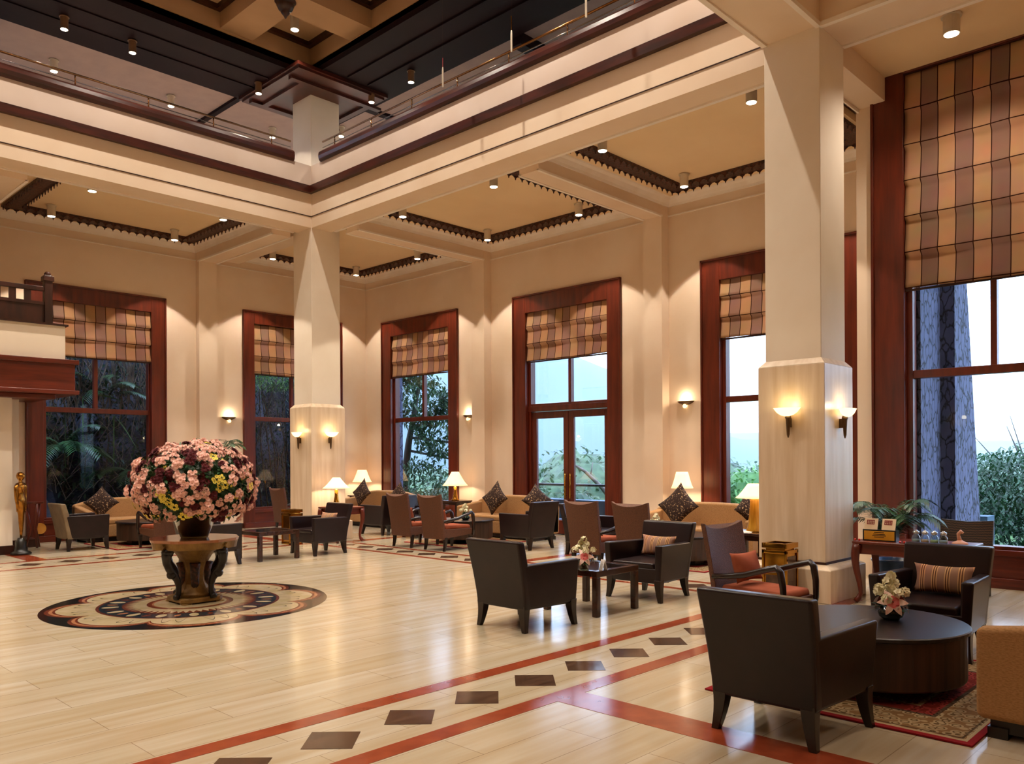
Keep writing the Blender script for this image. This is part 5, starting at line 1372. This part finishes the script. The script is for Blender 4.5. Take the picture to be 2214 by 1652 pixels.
# distant hills
def hill(name, label, pts, mat='hill', seed=1):
    rr = random.Random(seed); b = BM(); rows = []
    for (x, y, h) in pts:
        row = []
        for j in range(9):
            v = j/8; d = Vector((x, y, 0)).normalized(); ln = Vector((x, y, 0)).length
            row.append(tuple(d*(ln*(1 + .5*v))) [:2] + ((-6 + (h+6)*math.sin(v*PI/2)*(1+.05*rr.uniform(-1, 1))),))
        rows.append(row)
    loft(b, rows, cap=False, closed=False); o = obj(name, b, mat, smooth=True); return tag(o, label, 'hill')
def ring_pts(a0, a1, n, R0, hf): return [(R0*math.cos(a0+(a1-a0)*i/n), R0*math.sin(a0+(a1-a0)*i/n), hf(i/n)) for i in range(n+1)]
hill('distant_hill', 'hazy wooded hill far beyond the glazed door', ring_pts(math.radians(14), math.radians(75), 60, 150, lambda t: -6 + 38*min(1, t*2.2)**1.5 + (2*math.sin(t*19) + 1.5*math.sin(t*41))*min(1, t*3)), seed=3)
hill('distant_hill', 'low far ridge in the mist beyond the right hand windows', ring_pts(math.radians(-25), math.radians(60), 60, 200, lambda t: 5 + 5*t + 1.5*math.sin(t*23)), seed=4)
# mist over the valley
def mist():
    b = BM(); box(b, 27, 240, -100, 240, -8, 90)
    m = bpy.data.materials.new('mist'); m.use_nodes = True; nt_ = m.node_tree; nt_.nodes.clear()
    o_ = nt_.nodes.new('ShaderNodeOutputMaterial'); v = nt_.nodes.new('ShaderNodeVolumeScatter'); v.inputs['Color'].default_value = (.72, .84, 1, 1); v.inputs['Density'].default_value = .0038; v.inputs['Anisotropy'].default_value = .2
    nt_.links.new(v.outputs[0], o_.inputs['Volume']); M['mist'] = m
    o = obj('valley_mist', b, 'mist'); tag(o, 'pale blue mist filling the valley outside the right windows', 'mist', kind='stuff')
mist()
# ---- left side: dark rock garden shaded by an added canopy out of view
rr = random.Random(31)
b = BM(); rows = []
for i in range(41):
    row = []; x = -2 + 15*i/40
    for j in range(17):
        v = j/16; y = 19.4 + 3.2*v + .5*math.sin(x*1.7+v*5) + rr.uniform(-.15, .15); z = -.3 + 8.5*v**1.1
        row.append((x, y + .25*math.sin(x*5+v*11), z))
    rows.append(row)
loft(b, rows, cap=False, closed=False); o = obj('rock_bank', b, 'rock', smooth=False); tag(o, 'dark rocky bank added behind the left hand windows, tall to limit sky light', 'rock bank')  # bank added behind the planting, its height keeps sky light low
def boulder(label, loc, sz, rot=0):
    b = BM(); bmesh.ops.create_icosphere(b, subdivisions=4, radius=1)
    r2 = random.Random(int(loc[0]*10))
    for v in b.verts:
        c = v.co; k = 1 + .12*math.sin(c.x*5+1)*math.sin(c.y*6)*math.sin(c.z*4+2) + .03*math.sin(c.x*17)*math.sin(c.z*19)
        v.co = Vector((c.x*sz[0]*k, c.y*sz[1]*k, c.z*sz[2]*k))
    o = obj('boulder', b, 'rock', smooth=True); o.location = loc; o.rotation_euler = (0, rot, 0); tag(o, label, 'rock')
boulder('big blue grey boulder low behind the left window', (4.7, 18.55, .15), (1.5, .6, .9), .38)
slab_tree('jungle_shrub', 'dense leafy undergrowth behind the left window, shade painted into its dark green', 4.4, 9.2, 19.1, 20.1, 0, 4.4, 7000, .15, 'leaf_shaded', 11)
slab_tree('bamboo_thicket', 'dense bamboo-like wall of small leaves behind the window left of the pillar', 9.6, 14.0, 19.0, 19.9, -.3, 3.6, 15000, .10, 'leaf_shaded', 12, None, .26)
slab_tree('bamboo_thicket', 'leaf tops above the bamboo wall, light painted in as paler green', 9.6, 13.6, 18.8, 19.5, 3.35, 4.0, 3500, .10, 'leaf_light', 13, None, .28)  # paler leaf colour paints in the light at the thicket's top
palm('tree_fern', 'green tree fern arching behind the left window, below the transom', (5.9, 18.7, -.3), 12, 1.3, 41, .9, None, 2.0, 'ferns in the rock garden', .05)
palm('tree_fern', 'green fern low at the right of the left window', (7.4, 18.9, -.3), 10, 1.1, 42, .9, None, 1.5, 'ferns in the rock garden', .05)
palm('tree_fern', 'fern high behind the upper panes of the left window', (6.8, 19.0, -.3), 10, 1.2, 43, .9, None, 3.2, 'ferns in the rock garden', .05)
# broad leaves and hanging dead fronds
def broad_leaf(label, loc, d, L, wd, mat='leaf_light'):
    b = BM(); leaf_quad(b, (0, 0, 0), d, L, wd, 0, .35, 8); tube(b, [(0, 0, 0), (0, .02, -1.2)], .012, 5); o = obj('broad_leaf_plant', b, mat, smooth=True); o.location = loc; tag(o, label, 'plant', 'broad leaved plants in the rock garden')
broad_leaf('broad bright leaf just right of the window mullion', (6.35, 18.9, 2.95), (.8, -.1, .2), .8, .34)
broad_leaf('broad pale leaf lower right in the left window', (6.95, 18.8, 2.55), (.4, -.2, -.5), .7, .30)
broad_leaf('broad leaf left of the window mullion', (6.0, 18.9, 2.6), (-.5, -.1, .3), .5, .22, 'leaf')
broad_leaf('bright leaf cluster under the balcony corner', (5.35, 18.9, 2.55), (.6, 0, .1), .5, .16)
broad_leaf('long fern leaf across the lower pane', (5.6, 18.8, 2.1), (.9, 0, .12), .9, .12, 'leaf')
b = BM()
for k in range(170):
    x = rr.uniform(5.0, 7.8); z = rr.uniform(3.2, 4.3); L = rr.uniform(.4, 1.5); dx = rr.uniform(-.4, .4)
    tube(b, [(x, 19.0+rr.uniform(-.2, .2), z), (x+dx*.3, 18.95, z-L*.5), (x+dx, 18.9, z-L)], [.008, .014, .004], 4)
o = obj('hanging_dead_fronds', b, 'dry_vine'); tag(o, 'pale dead palm fronds hanging in the upper panes of the left window', 'vegetation', kind='stuff')
b = BM()
for k in range(90):
    x = rr.uniform(4.9, 7.9); z = rr.uniform(.6, 3); a = rr.uniform(-.9, .9); L = rr.uniform(.5, 1.3)
    tube(b, [(x, 18.95, z), (x+L*math.sin(a)*.6, 18.9, z+L*.4), (x+L*math.sin(a), 18.95, z+L*.7*math.cos(a))], [.007, .005, .003], 4)
o = obj('bare_twigs', b, 'dry_vine'); tag(o, 'thin bare twigs tangled behind the lower pane of the left window', 'vegetation', kind='stuff')
b = BM(); foliage_mesh(b, 2600, lambda: Vector((rr.uniform(-3, 12.4), rr.uniform(20.2, 24), rr.uniform(6.0, 8.0))), .55, rr, asp=.6)
o = obj('light_block_canopy', b, 'leaf_shaded'); tag(o, 'unseen leaf canopy added to block sky light over the rock garden', 'foliage', kind='stuff')  # out of view, added to hold sky light off the planting
